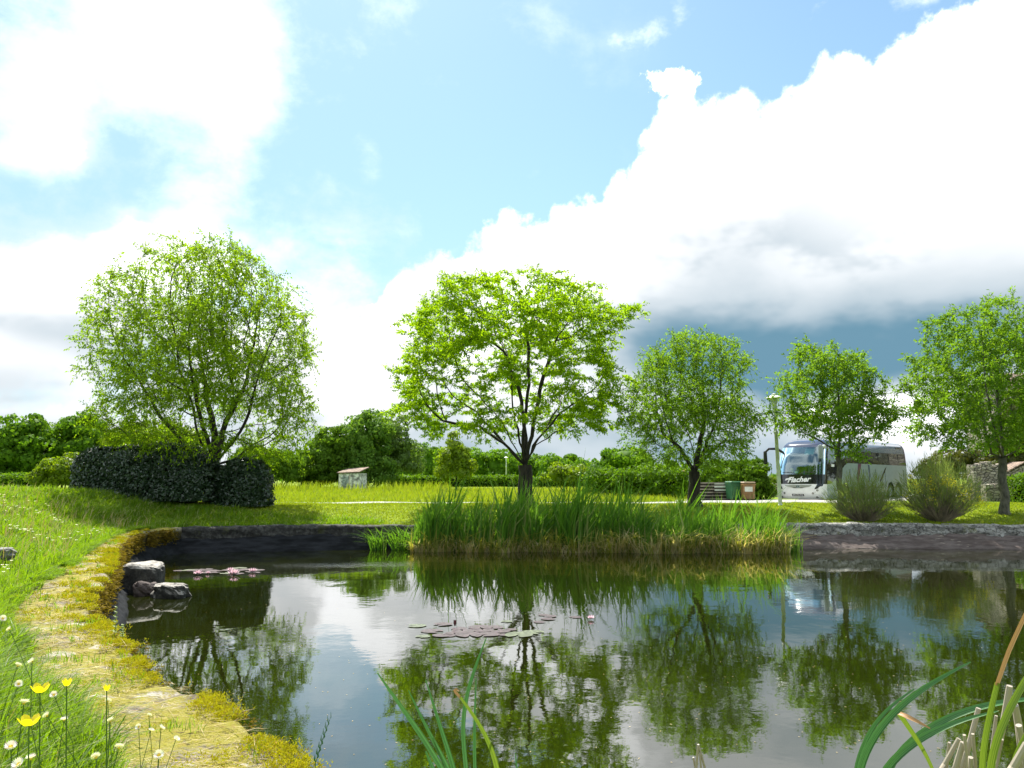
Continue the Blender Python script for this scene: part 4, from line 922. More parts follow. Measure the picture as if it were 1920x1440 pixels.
# ================================================================ FOREGROUND CATTAILS
def ribbon(name, pts, widths, mat, parent, fold=0.15, twist=0.0, n=26, facing=None):
    """leaf blade: pts = (px, py, distance) control points from the base up; widths in metres"""
    C = [Vector(at_d(*p)) for p in pts if p[1] < 1800]; W0 = [w_ * 0.84 for w_ in widths][len(pts) - len(C):]
    if len(C) < len(pts): rr = random.Random(len(pts) * 31 + int(pts[-1][0])); C = [Vector(parent.location) + Vector((rr.uniform(-.12, .12), rr.uniform(-.08, .08), -0.1))] + C; W0 = [widths[0]] + W0
    raw = []; stp = 0.012
    for i in range(len(C) - 1):
        k = max(2, int((C[i + 1] - C[i]).length / stp))
        for j in range(k): raw.append((C[i].lerp(C[i + 1], j / k), W0[i] + (W0[i + 1] - W0[i]) * j / k))
    raw.append((C[-1], W0[-1])); A = np.array([(*p, w) for p, w in raw])
    for _ in range(int(20 if len(A) > 40 else 3)): A[1:-1] = A[1:-1] * 0.4 + (A[:-2] + A[2:]) * 0.3
    if len(A) > 60:
        for _ in range(60): A[1:-1] = A[1:-1] * 0.4 + (A[:-2] + A[2:]) * 0.3
    out = [(Vector(q[:3]), q[3]) for q in A[::2]]
    vs = []; fs = []; m_ = len(out)
    for i, (p, w) in enumerate(out):
        tn = (out[min(i + 1, m_ - 1)][0] - out[max(i - 1, 0)][0]).normalized(); vw = (facing or Vector((0.25, -1, 0.25))).normalized()
        a = twist * (i / m_ - 0.3); sd = tn.cross(vw).normalized(); nn = sd.cross(tn)
        sd2 = sd * math.cos(a) + nn * math.sin(a); nn2 = nn * math.cos(a) - sd * math.sin(a)
        vs += [p - sd2 * w / 2 + nn2 * w * fold, p - sd2 * w * 0.22, p + nn2 * w * 0.02, p + sd2 * w * 0.22, p + sd2 * w / 2 + nn2 * w * fold]
    for i in range(m_ - 1):
        for k in range(4): fs.append((i * 5 + k, i * 5 + k + 1, i * 5 + 6 + k, i * 5 + 5 + k))
    b0 = Vector(parent.location); me = bpy.data.meshes.new(name); me.from_pydata([tuple(v - b0) for v in vs], [], fs); me.update()
    uv = me.uv_layers.new(name='along'); 
    for lp_ in me.loops: uv.data[lp_.index].uv = ((lp_.vertex_index % 5) / 4.0, (lp_.vertex_index // 5) * 0.024)
    return link(name, me, mat, parent, smooth=True)
def reedmat(name, a, b_, streak, trans=0.25):
    m, b = newmat(name); nt = X.nt; co = objco()
    un = X.nt.nodes.new('ShaderNodeUVMap'); un.uv_map = 'along'; uvc = X(un.outputs[0]); s_ = noise(vmul(uvc, (9, 1.2, 1)), 1.0, 4, 0.7); c = mixc(step(s_, 0.35, 0.65), tuple(t * 0.6 for t in a), b_)
    c = mixc(step(noise(vmul(uvc, (2, 14, 1)), 1.0, 4, 0.6), 0.62, 0.75) * 0.5, c, streak)
    setc(b, c); b.inputs['Roughness'].default_value = 0.5; b.inputs['Specular IOR Level'].default_value = 0.35
    tr = nt.nodes.new('ShaderNodeBsdfTranslucent'); nt.links.new(c.s, tr.inputs['Color']); mx = nt.nodes.new('ShaderNodeMixShader'); mx.inputs[0].default_value = trans
    nt.links.new(b.outputs[0], mx.inputs[1]); nt.links.new(tr.outputs[0], mx.inputs[2]); nt.links.new(mx.outputs[0], nt.nodes['Material Output'].inputs['Surface'])
    return m
M_CAT = reedmat('cattail_leaf', (0.035, 0.13, 0.035), (0.10, 0.27, 0.075), (0.17, 0.30, 0.06))
M_CATY = reedmat('cattail_leaf_yellowing', (0.13, 0.25, 0.02), (0.24, 0.33, 0.03), (0.45, 0.30, 0.05), 0.35)
M_CATB = reedmat('cattail_leaf_brown', (0.30, 0.13, 0.04), (0.55, 0.33, 0.15), (0.20, 0.07, 0.02), 0.2)
M_STALK = reedmat('dead_stalk', (0.26, 0.21, 0.15), (0.52, 0.46, 0.37), (0.12, 0.08, 0.05), 0.05)
cat1 = thing('cattail', 'clump of green cattail leaves rising at the bottom centre of the picture', 'cattail', (-0.1, 2.75, 0))
Rb = lambda pts, w, m_=None, tw=0.0, par=cat1, fold=0.10: ribbon('leaf', pts, w, m_ or M_CAT, par, fold, tw or 0.7)
Rb([(900, 1900, 2.7), (872, 1520, 2.5), (800, 1390, 2.35), (745, 1315, 2.25), (708, 1262, 2.2)], [0.014, 0.019, 0.019, 0.014, 0.004])
Rb([(905, 1900, 2.75), (880, 1480, 2.6), (862, 1350, 2.5), (882, 1270, 2.45), (912, 1196, 2.4)], [0.014, 0.016, 0.015, 0.015, 0.003])
Rb([(900, 1900, 2.8), (893, 1500, 2.6), (888, 1400, 2.55), (893, 1264, 2.5)], [0.013, 0.013, 0.013, 0.003])
Rb([(920, 1900, 2.6), (868, 1490, 2.4), (838, 1400, 2.35), (812, 1320, 2.3), (798, 1274, 2.3)], [0.014, 0.020, 0.016, 0.010, 0.003])
Rb([(960, 1900, 2.5), (945, 1480, 2.35), (918, 1370, 2.3), (886, 1330, 2.28), (862, 1306, 2.28)], [0.014, 0.018, 0.015, 0.010, 0.008], M_CATY)
ribbon('withered_tip', [(863, 1308, 2.28), (853, 1298, 2.28), (849, 1292, 2.28), (856, 1289, 2.27), (861, 1296, 2.26)], [0.008, 0.010, 0.009, 0.006, 0.003], M_CATB, cat1)
Rb([(925, 1900, 2.5), (870, 1500, 2.3), (838, 1430, 2.25), (800, 1370, 2.2), (766, 1294, 2.2)], [0.014, 0.022, 0.016, 0.012, 0.003])
Rb([(900, 1900, 2.5), (850, 1520, 2.3), (808, 1440, 2.25), (795, 1400, 2.25)], [0.014, 0.022, 0.018, 0.004])
Rb([(990, 1900, 2.6), (978, 1500, 2.5), (970, 1440, 2.5), (966, 1412, 2.5)], [0.012, 0.012, 0.008, 0.003])
cat2 = thing('cattail', 'clump of arching cattail leaves filling the bottom right corner', 'cattail', (1.55, 2.35, 0))
Rc = lambda pts, w, m_=None, tw=0.0, fold=0.15: ribbon('leaf', pts, w, m_ or M_CAT, cat2, fold, tw or 0.9, n=34)
Rc([(1560, 1900, 2.3), (1590, 1480, 2.15), (1640, 1360, 2.1), (1720, 1290, 2.05), (1820, 1241, 2.0)], [0.016, 0.020, 0.020, 0.019, 0.003])
Rc([(1550, 1900, 2.4), (1588, 1470, 2.3), (1628, 1360, 2.25), (1668, 1310, 2.2), (1722, 1287, 2.2)], [0.014, 0.017, 0.014, 0.010, 0.003])
Rc([(1570, 1900, 2.2), (1640, 1440, 2.1), (1720, 1370, 2.05), (1800, 1328, 2.0), (1880, 1312, 2.0), (1990, 1306, 2.0)], [0.016, 0.017, 0.018, 0.018, 0.018, 0.004])
Rc([(1560, 1900, 2.1), (1620, 1470, 2.0), (1700, 1390, 1.95), (1790, 1345, 1.9), (1872, 1333, 1.9)], [0.016, 0.022, 0.020, 0.016, 0.003])
Rc([(1800, 1900, 2.0), (1755, 1430, 1.95), (1712, 1372, 1.9), (1686, 1338, 1.9)], [0.010, 0.006, 0.017, 0.013], M_CATY)
ribbon('withered_tip', [(1686, 1338, 1.9), (1694, 1340, 1.88), (1720, 1352, 1.87), (1744, 1366, 1.86)], [0.013, 0.012, 0.010, 0.003], M_CATB, cat2)
Rc([(1800, 1900, 1.9), (1830, 1440, 1.85), (1850, 1360, 1.8), (1870, 1280, 1.8)], [0.014, 0.016, 0.015, 0.012], M_CATY)
ribbon('withered_leaf', [(1868, 1285, 1.8), (1890, 1220, 1.8), (1925, 1145, 1.8), (1950, 1090, 1.8)], [0.012, 0.013, 0.012, 0.004], M_CATB, cat2)
Rc([(1790, 1900, 1.7), (1840, 1430, 1.7), (1875, 1355, 1.7), (1925, 1265, 1.7), (1990, 1170, 1.7)], [0.016, 0.017, 0.018, 0.016, 0.004], M_CATY)
Rc([(1840, 1900, 1.7), (1875, 1430, 1.7), (1915, 1365, 1.7), (1960, 1320, 1.7)], [0.010, 0.009, 0.009, 0.003], M_CATY)
Rc([(1870, 1900, 1.6), (1900, 1440, 1.6), (1935, 1395, 1.6), (1990, 1350, 1.6)], [0.012, 0.012, 0.010, 0.003])
def stalk(a, c_, d, r_=0.006, par=cat2, name='dead_stalk'):
    p, q = Vector(at_d(*a, d)), Vector(at_d(*c_, d - 0.03)); b0 = Vector(par.location); mid = (p + q) / 2 + Vector((0.003, 0, 0)); lo = p + (p - q).normalized() * 0.1; rt = b0 + (lo - b0) * 0.35; rt.z = -0.1
    mb = MB(); mb.tube([rt - b0, lo - b0, mid - b0, q - b0], [r_, r_, r_ * 0.95, r_ * 0.85], 8); mb.build(name, M_STALK, par, True)
for a, c_, d, r_ in [((1740, 1480), (1798, 1385), 1.95, .006), ((1790, 1480), (1835, 1328), 2.0, .0065), ((1775, 1480), (1806, 1392), 1.9, .007), ((1815, 1480), (1808, 1378), 1.88, .004), ((1828, 1480), (1824, 1376), 1.9, .004),
                     ((1870, 1400), (1893, 1286), 1.9, .0075), ((1855, 1470), (1878, 1386), 1.85, .005), ((1912, 1400), (1903, 1322), 1.8, .008), ((1925, 1460), (1910, 1360), 1.75, .007),
                     ((1870, 1480), (1925, 1395), 1.65, .008), ((1845, 1480), (1868, 1342), 1.95, .004), ((1812, 1500), (1820, 1420), 1.8, .006), ((1765, 1480), (1780, 1392), 1.98, .004)]:
    stalk(a, c_, d, r_)
cat3 = thing('cattail', 'two crossed dead reed stalks poking up at the bottom edge, right of centre', 'dead reed', (0.75, 2.4, 0))
stalk((1296, 1500), (1309, 1396), 2.4, .004, cat3); stalk((1335, 1500), (1309, 1396), 2.4, .004, cat3); stalk((1316, 1500), (1312, 1412), 2.4, .003, cat3); stalk((1310, 1500), (1300, 1420), 2.42, .003, cat3)
# ear of wild barley over the water
bar = thing('grass_stem', 'single green grass ear leaning over the water at the bottom, right of the mossy coping', 'wild grass', (-0.95, 2.75, ZC - 0.05))
b0 = Vector(bar.location); mb = MB(); pts_ = [Vector(at_d(*p)) - b0 for p in [(580, 1560, 2.62), (585, 1500, 2.6), (592, 1430, 2.6), (602, 1395, 2.6), (618, 1350, 2.6)]]
mb.tube([(0, 0, 0)] + pts_, [.0015, .0015, .0015, .0013, .001, .0006], 6); mb.build('stem', M_CAT, bar)
mb = MB()
for i in range(14):
    t = i / 13; p = pts_[2].lerp(pts_[4], t); s_ = 1 if i % 2 else -1
    mb.tube([p, p + Vector((0.004 * s_, 0, 0.008)), p + Vector((0.003 * s_, 0, 0.024))], [0.0006, 0.003 * (1 - t * .6), 0.0003], 5)
mb.build('ear', M_CAT, bar)

# ================================================================ WATER LILIES
M_PAD = paint('lily_pad', (0.095, 0.062, 0.072), 0.35, spec=0.6, var=0.25)
M_PADG = paint('lily_pad_green', (0.13, 0.15, 0.09), 0.35, spec=0.6, var=0.25)
M_PINK = paint('lily_petal', (0.88, 0.66, 0.72), 0.5, var=0.06); M_BUD = paint('lily_bud', (0.16, 0.05, 0.05), 0.5, var=0.2); M_YEL = paint('lily_heart', (0.8, 0.55, 0.05), 0.6)
def pad_mesh(seed):
    r_ = random.Random(seed); n = 26; vs = [(0, 0, 0.006)]; notch = 0.22
    for ring, rr in ((1, 0.6), (2, 1.0)):
        for i in range(n + 1):
            a = notch + (2 * math.pi - 2 * notch) * i / n; k = rr * (1 + (0.05 * math.sin(a * 3 + seed) if ring == 2 else 0)) * (0.55 if ring == 2 and i in (0, n) else 1)
            vs.append((k * math.cos(a), k * math.sin(a), 0.006 + (0.03 * abs(math.sin(a * 2.5 + seed)) * 0.5 if ring == 2 else 0)))
    fs = [(0, i, i + 1) for i in range(1, n + 1)] + [(i, i + n + 1, i + n + 2, i + 1) for i in range(1, n + 1)]
    me = bpy.data.meshes.new('lily_pad'); me.from_pydata(vs, [], fs); me.update(); return me
pads = [pad_mesh(k) for k in range(4)]
for pm in pads: pm.materials.append(M_PAD)
padsg = [pad_mesh(k + 9) for k in range(2)]
for pm in padsg: pm.materials.append(M_PADG)
def pad(px, py, wpx, mesh, label, group, tilt=0.0):
    p = at_z(px, py, 0.006 + random.random() * 0.006); r_ = wpx / 2 / F_PX * p[1]
    o = bpy.data.objects.new('lily_pad', mesh); COL.objects.link(o); o.location = p; o.scale = (r_, r_ * 0.95, r_ if tilt == 0 else r_ * 3); o.rotation_euler = (tilt, 0, random.random() * 6.28)
    tag(o, label, 'lily pad', group)
for k in range(26):
    px = 330 + 175 * random.random(); sp = 1 - abs(px - 430) / 110; py = 1070 + (random.random() - 0.5) * 13 * max(0.25, sp)
    pad(px, py, 16 + 14 * random.random(), pads[k % 4] if random.random() < 0.75 else padsg[k % 2], 'round reddish lily pad floating in the far cluster by the left bank', 'lily pads in the far left cluster')
for px, py, w in [(868, 1183, 60), (905, 1181, 56), (938, 1183, 50), (880, 1190, 70), (915, 1189, 60), (850, 1187, 40), (838, 1191, 44), (900, 1176, 60), (925, 1176, 50), (945, 1190, 30), (860, 1178, 40), (958, 1180, 30)]:
    pad(px, py, w * 0.75, random.choice(pads), 'purple-brown lily pad in the middle of the crowded central cluster', 'lily pads in the crowded central cluster')
for px, py, w, g, lb in [(781, 1173, 36, 1, 'pale greenish lily pad lying apart at the left of the central cluster'), (830, 1170, 36, 0, 'lily pad just left of the closed dark bud'),
                         (810, 1183, 42, 0, 'purple lily pad at the left end of the central cluster'), (793, 1193, 28, 1, 'small greenish lily pad below and left of the central cluster'),
                         (828, 1191, 34, 0, 'purple lily pad at the lower left of the central cluster'), (972, 1190, 54, 1, 'large grey-green lily pad under the dark trunk reflection'),
                         (1000, 1185, 42, 1, 'grey-green lily pad at the right end of the central cluster'), (950, 1165, 22, 1, 'thin green lily pad above the central cluster'),
                         (1020, 1153, 22, 0, 'topmost pad of the small group right of the trunk reflection'), (1032, 1155, 24, 0, 'right pad of the small group right of the trunk reflection'),
                         (1028, 1160, 28, 0, 'purple pad at the front of the small group right of the trunk reflection'), (1012, 1166, 24, 0, 'lowest pad of the small group right of the trunk reflection'),
                         (1078, 1157, 24, 0, 'lone lily pad left of the single pink flower')]:
    pad(px, py, w, (padsg if g else pads)[0 if g else 1], lb, 'lily pads' )
def lily(px, py, size, label, openness=1.0, bud=False):
    p = at_z(px, py, 0.02); root = thing('water_lily', label, 'water lily', p, random.random() * 6)
    mb = MB()
    for ring, (cnt, ang, ln_) in enumerate([(9, 22, 1.0), (8, 45, 0.9), (6, 66, 0.75)]):
        if bud: ang = 80
        for i in range(cnt):
            a = 2 * math.pi * (i + 0.5 * ring) / cnt; e = R(ang); u = Vector((math.cos(a), math.sin(a), 0)); up = Vector((0, 0, 1)); s_ = u.cross(up)
            l = size * 0.5 * ln_; d_ = u * math.cos(e) + up * math.sin(e); c1 = u * size * 0.05
            q = [c1, c1 + d_ * l * 0.5 + s_ * l * 0.2 , c1 + d_ * l + up * l * 0.12, c1 + d_ * l * 0.5 - s_ * l * 0.2, c1 + d_ * l * 0.5 - up * l * 0.08]
            mb.add(q, [(0, 1, 4), (1, 2, 4), (2, 3, 4), (3, 0, 4)])
    mb.build('petals', M_BUD if bud else M_PINK, root)
    if not bud: MB().lathe([(0.01, 0), (size * 0.1, size * 0.06), (size * 0.09, size * 0.14), (0.005, size * 0.15)], n=10).build('stamens', M_YEL, root)
    return root
lily(371, 1077, 0.30, 'pink water lily flower at the left of the far cluster')
lily(432, 1070, 0.24, 'pink water lily flower behind the largest bloom of the far cluster')
lily(438, 1077, 0.38, 'largest pink water lily bloom, in the middle of the far cluster')
lily(474, 1072, 0.28, 'pink water lily flower at the right of the far cluster')
lily(390, 1075, 0.16, 'small half-open pale lily between the left flower and the largest bloom')
lily(1108, 1160, 0.17, 'lone small pink lily flower on open water right of centre')
lily(853, 1174, 0.20, 'closed dark red lily bud standing in the central cluster', bud=True)
n = 420; pv = np.array([at_z(a, b_, 0.004) for a, b_ in zip(300 + 1620 * rng.random(n), 1035 + 400 * rng.random(n) ** 1.3)])
pv = pv[pdist(pv[:, 0], pv[:, 1]) < -0.5]; n = len(pv); a = rng.random(n) * 6.28
V, Fc = leaves(pv, np.stack([np.cos(a), np.sin(a), 0 * a], 1), np.tile([0, 0, 1.0], (n, 1)), 0.018 + 0.02 * rng.random(n), 0.012)
tag(link('floating_petals', np_mesh('floating_petals', V, Fc), M_STRAW), kind='stuff')

# ================================================================ BROOM SHRUBS ON THE LAWN
M_BROOM = leafmat('broom_stem', (0.13, 0.20, 0.05), (0.26, 0.33, 0.11), 0.4, 0.6, 0.2, third=(0.30, 0.24, 0.15))
M_TWIG = paint('bare_twig', (0.24, 0.19, 0.13), 0.9, var=0.2); M_YFLOWER = leafmat('broom_flower', (0.75, 0.62, 0.01), (0.85, 0.72, 0.02), 0.4, 0.6, 0.2)
def broom(label, px, py, d, wpx, hpx, nst, flowers=0, yel=False, seed=0, twigs=200):
    p = at_d(px, py, d); gz = G(p[0], d); root = thing('broom_shrub', label, 'shrub', (p[0], d, gz - 0.03)); s = d / F_PX
    Wm, Hm = wpx * s / 2, hpx * s
    n = nst; a = rng.random(n) * 2 * np.pi; rr = rng.random(n) ** 0.6
    tipx = np.cos(a) * rr * Wm; tipy = np.sin(a) * rr * Wm * 0.8; tipz = Hm * (1.0 - 0.60 * rr ** 2.2) * (0.75 + 0.28 * rng.random(n))
    base = np.stack([np.cos(a) * 0.22, np.sin(a) * 0.22, np.zeros(n)], 1); tip = np.stack([tipx, tipy, tipz], 1)
    Q = []
    for t in np.linspace(0, 1, 6): 
        q = base + (tip - base) * t; q[:, :2] *= (0.9 + 0.35 * t * (1 - t) * 2) if t < 1 else 1; q[:, 2] += 0.0; Q.append(q)
    k = 16; idx = np.repeat(np.arange(n), k); t = 0.42 + 0.62 * rng.random(n * k)
    pos = base[idx] + (tip - base)[idx] * t[:, None]; pos[:, :2] *= (0.9 + 0.1 * np.minimum(t, 1))[:, None]; pos += rng.normal(size=pos.shape) * 0.07
    dr = unit((tip - base)[idx]) + rdir(n * k) * 0.45; dr[:, 2] += 0.25
    V, Fc = leaves(pos, dr, rdir(n * k), 0.14 + 0.2 * rng.random(n * k), 0.014)
    link('foliage', np_mesh('foliage', V, Fc), M_BROOM, root)
    mb = MB()
    for i in range(twigs):
        j = rng.integers(n); mb.tube([Q[0][j], Q[2][j] + rng.normal(size=3) * 0.03, Q[4][j] + rng.normal(size=3) * 0.05], [0.016, 0.009, 0.004], 4, False)
    mb.build('branches', M_TWIG, root)
    if flowers:
        j = rng.integers(0, 26, flowers); cc = tip[rng.integers(0, n, 26)] * np.array([0.95, 1, 0.82]); cc[:, 1] = -np.abs(cc[:, 1]) * 0.8
        pos = cc[j] + rng.normal(size=(flowers, 3)) * np.array([0.10, 0.08, 0.13])
        V, Fc = leaves(pos, rdir(flowers), rdir(flowers), 0.045, 0.04); tag(link('blossom', np_mesh('blossom', V, Fc), M_YFLOWER, root), kind='stuff')
broom('greyish broom shrub without flowers, in front of the coach', 1618, 955, 33.6, 142, 92, 400, 0, seed=1, twigs=260)
broom('larger broom shrub with yellow blossoms, between the coach and the right ash tree', 1762, 962, 33.2, 178, 118, 680, 900, True, seed=2, twigs=330)

# ================================================================ STREET LAMPS
M_POLE = paint('lamp_paint', (0.64, 0.68, 0.63), 0.45, 0.0, var=0.08); M_GLASS = paint('lamp_glass', (0.75, 0.78, 0.75), 0.2); M_WHITE = paint('lamp_white', (0.80, 0.80, 0.76), 0.4)
def street_lamp(label, px_base, d, tilt):
    p = at_d(*px_base, d); gz = G(p[0], d) if d < 60 else 1.38; root = thing('street_lamp', label, 'street lamp', (p[0], p[1], gz)); root.rotation_euler = (0, tilt, 0)
    MB().lathe([(0.11, 0), (0.11, 0.03), (0.088, 0.05), (0.078, 3.28), (0.095, 3.30), (0.095, 3.40), (0.075, 3.42), (0.056, 3.46), (0.048, 4.55), (0.055, 4.6)], n=16).build('pole', M_POLE, root, True)
    MB().lathe([(0.10, 4.42), (0.11, 4.45), (0.11, 4.62), (0.08, 4.64)], n=16).build('collar', M_POLE, root, True)
    MB().lathe([(0.08, 4.64), (0.15, 4.92), (0.14, 4.93), (0.07, 4.70)], n=18).build('lantern', M_GLASS, root, True)
    mb = MB()
    for k in range(4): a = k * math.pi / 2 + 0.6; mb.tube([(0.09 * math.cos(a), 0.09 * math.sin(a), 4.6), (0.30 * math.cos(a), 0.30 * math.sin(a), 4.96)], 0.012, 5)
    mb.build('bracket', M_POLE, root)
    MB().lathe([(0.36, 4.94), (0.37, 4.96), (0.30, 5.02), (0.16, 5.07), (0.10, 5.08), (0.09, 5.16), (0.03, 5.18)], n=24).build('canopy', M_WHITE, root, True)
    return root
street_lamp('tall pale green street lamp standing left of the coach', (1463, 945), 38.3, R(-1.3))
street_lamp('tiny far white street lamp seen left of the spreading tree trunk', (949, 905), 150, 0)

# ================================================================ SHED, BINS, SLATTED SCREEN, WALLS, BUILDINGS
M_SHED = paint('peeling_whitewash', (0.60, 0.62, 0.56), 0.9, var=0.3); M_TILE = paint('old_roof_tile', (0.24, 0.17, 0.125), 0.9, var=0.25); M_BLACK = paint('dark_opening', (0.015, 0.015, 0.015), 0.9)
sh = thing('shed', 'small old whitewashed shed half hidden by trees and tall grass', 'shed', (-15.3, 80, 1.38), R(-14))
MB().box((0, 0, 0.85), (2.0, 2.0, 1.7)).build('wall', M_SHED, sh)
mb = MB(); mb.add([(-1.15, -1.15, 1.70), (1.15, -1.15, 1.78), (1.15, 1.2, 2.25), (-1.15, 1.2, 2.1), (-1.15, -1.15, 1.78), (1.15, -1.15, 1.86), (1.15, 1.2, 2.33), (-1.15, 1.2, 2.18)], [(3, 2, 1, 0), (4, 5, 6, 7), (0, 1, 5, 4), (1, 2, 6, 5), (2, 3, 7, 6), (3, 0, 4, 7)]); mb.build('roof', M_TILE, sh)
MB().box((-0.25, -1.02, 0.72), (0.75, 0.05, 1.35)).build('door', paint('shed_door', (0.30, 0.36, 0.33), 0.8, var=0.25), sh)
MB().box((0.12, -1.03, 1.0), (0.09, 0.03, 0.9), 0).build('plank', paint('bare_plank', (0.62, 0.52, 0.46), 0.8), sh)
MB().box((-0.42, -1.053, 1.05), (0.12, 0.02, 0.06)).build('latch', M_BLACK, sh)

def bin_(label, px, py, d, mat, lidmat, wid, hei, sticker=False, rz=0.0):
    p = at_d(px, py, d); root = thing('wheelie_bin', label, 'wheelie bin', (p[0], d, G(p[0], d)), rz, 'wheelie bins beside the slatted screen')
    b_ = MB(); b_.box((0, 0, 0.10 + hei * 0.43), (wid * 0.86, wid * 0.80, hei * 0.86), 0, 1.15, 0.04)
    for s_ in (-1, 1): b_.box((s_ * wid * 0.25, -wid * 0.44, 0.1 + hei * 0.42), (0.05, 0.05, hei * 0.6))
    b_.box((0, -0.0, 0.08 + hei * 0.83), (wid * 1.03, wid * 0.98, 0.06)); b_.build('body', mat, root)
    l_ = MB(); l_.box((0, 0, 0.155 + hei * 0.855), (wid * 1.04, wid * 1.0, 0.08), 0, 0.93, 0.03); l_.tube([(-wid * 0.45, wid * 0.52, hei * 0.88 + .1), (wid * 0.45, wid * 0.52, hei * 0.88 + .1)], 0.02, 8); l_.build('lid', lidmat, root)
    for sx in (-1, 1):
        for sy in (-1, 1): MB().tube([(sx * wid * 0.33 - 0.025, sy * wid * 0.3, 0.08), (sx * wid * 0.33 + 0.025, sy * wid * 0.3, 0.08)], 0.08, 12).build('wheel', M_BLACK, root)
    MB().tube([(-wid * 0.3, -wid * 0.52, hei * 0.84), (wid * 0.3, -wid * 0.52, hei * 0.84)], 0.018, 8).build('handle', lidmat, root)
    if sticker: MB().box((-wid * 0.08, -wid * 0.462, hei * 0.66), (wid * 0.62, 0.02, 0.26)).build('label', M_WHITE, root)
    return root
M_GBIN = paint('green_plastic', (0.035, 0.15, 0.06), 0.45, var=0.1); M_BBIN = paint('brown_plastic', (0.36, 0.20, 0.085), 0.5, var=0.1); M_BLID = paint('brown_lid', (0.34, 0.24, 0.15), 0.5)
bin_('green wheelie bin between the slatted screen and the brown bin', 1375.5, 935, 44.5, M_GBIN, M_GBIN, 0.66, 1.0, False, R(16))
bin_('brown wheelie bin with a white label, right of the green one', 1401, 935, 44.3, M_BBIN, M_BLID, 0.70, 0.98, True, R(10))
M_SLAT = paint('weathered_slat', (0.30, 0.26, 0.22), 0.85, var=0.2); M_SLATD = paint('dark_timber', (0.05, 0.04, 0.035), 0.9, var=0.2)
p = at_d(1340, 935, 45.0); sc = thing('slatted_screen', 'weathered horizontal slatted timber screen left of the green bin', 'screen', (p[0], 45.0, G(p[0], 45.0)), R(4))
for k in range(6): MB().box((0, -0.06, 0.12 + 0.168 * k), (1.95, 0.035, 0.062)).build('slat', M_SLAT, sc)
for k in (-0.9, -0.1, 0.9): MB().box((k, 0.0, 0.5), (0.08, 0.08, 1.0)).build('post', M_SLATD, sc)
MB().box((0, 0.34, 0.48), (1.9, 0.5, 0.9)).build('stacked_timber', M_SLATD, sc)
for k, h_ in ((0.60, 0.10), (0.78, 0.11), (0.93, 0.06)): MB().box((0.32, -0.09, h_ * 0 + k - 0.02), (0.68, 0.03, h_ * 0.8)).build('board', M_POLE, sc)

m, b = newmat('drystone'); co = objco()
v1 = X.nt.nodes.new('ShaderNodeTexVoronoi'); v1.feature = 'DISTANCE_TO_EDGE'; v1.inputs['Scale'].default_value = 3.6; X.nt.links.new(vmul(co, (1, 1, 2.2)).s, v1.inputs['Vector'])
v2 = X.nt.nodes.new('ShaderNodeTexVoronoi'); v2.inputs['Scale'].default_value = 3.6; X.nt.links.new(vmul(co, (1, 1, 2.2)).s, v2.inputs['Vector'])
cr_ = X(v2.outputs['Color']); g_ = sep(cr_)[0]
c = mixc(g_, (0.24, 0.21, 0.16), (0.50, 0.45, 0.37)); c = mixc(step(noise(co, 9, 5, 0.6), 0.45, 0.75) * 0.6, c, (0.15, 0.13, 0.10)); c = mixc(step(X(v1.outputs['Distance']), 0.09, 0.0), c, (0.05, 0.045, 0.035))
setc(b, c); b.inputs['Roughness'].default_value = 0.95; bump(b, step(X(v1.outputs['Distance']), 0.0, 0.12), 1.0, 0.06); M_DRY_ST = m
def stone_wall(label, a, b_, h, thick=0.5, ragged=0.12, seed=0):
    A, B = Vector((*a, 0)), Vector((*b_, 0)); L = (B - A).length; c_ = (A + B) / 2; root = thing('stone_wall', label, 'wall', (c_.x, c_.y, G(c_.x, c_.y)), math.atan2(B.y - A.y, B.x - A.x))
    r_ = random.Random(seed); mb = MB(); mb.box((0, 0, h * 0.44), (L, thick * 0.9, h * 0.92))
    x_ = -L / 2
    while x_ < L / 2 - 0.1:
        w = 0.22 + r_.random() * 0.25; mb.box((x_ + w / 2, (r_.random() - 0.5) * 0.06, h * 0.9 + ragged * r_.random() * 0.7), (w * 0.97, thick * (0.9 + 0.15 * r_.random()), 0.16 + ragged * r_.random()), (r_.random() - 0.5) * 0.1, 0.92, 0.02); x_ += w
    mb.build('wall', M_DRY_ST, root)
stone_wall('low dry stone wall seen between the rounded shrub and the lamp post', (16.8, 54.5), (19.0, 54.5), 0.85, seed=1)
stone_wall('ruined rough stone wall beside the porch, behind the flowering broom', (24.9, 45.2), (26.9, 45.6), 1.9, 0.6, 0.35, seed=2)
stone_wall('low stone footing at the near foot of the ruined wall', (25.0, 44.2), (26.4, 44.3), 0.75, 0.5, 0.2, seed=3)

po = thing('stone_porch', 'low stone porch with a round arch and mossy tiled roof behind the clipped hedge', 'porch', (29.0, 47.0, 1.38), R(-12)); po.scale = (0.78, 0.6, 0.76)
mb = MB(); Wp, Hp = 3.4, 2.3; n = 20; arc = [(0.85 * math.cos(math.pi * i / n), 1.15 + 0.85 * math.sin(math.pi * i / n)) for i in range(n + 1)]
for y_ in (0, 0.45):
    pass
fr = [(Wp / 2, 0), (Wp / 2, 1.65), (0.0, 2.65), (-Wp / 2, 1.65), (-Wp / 2, 0)]
outer = [(Wp / 2, 0)] + [(Wp / 2, 1.65)] + [(Wp / 2 * (1 - i / 9), 1.65 + 1.0 * i / 9) for i in range(1, 10)] + [(-Wp / 2 * i / 9, 2.65 - 1.0 * i / 9) for i in range(1, 10)] + [(-Wp / 2, 0)]
inn = [(0.85, 0)] + arc + [(-0.85, 0)]
while len(inn) < len(outer): inn.insert(1, inn[1])
outer = outer + [outer[-1]] * (len(inn) - len(outer)); k = len(outer); vs = []
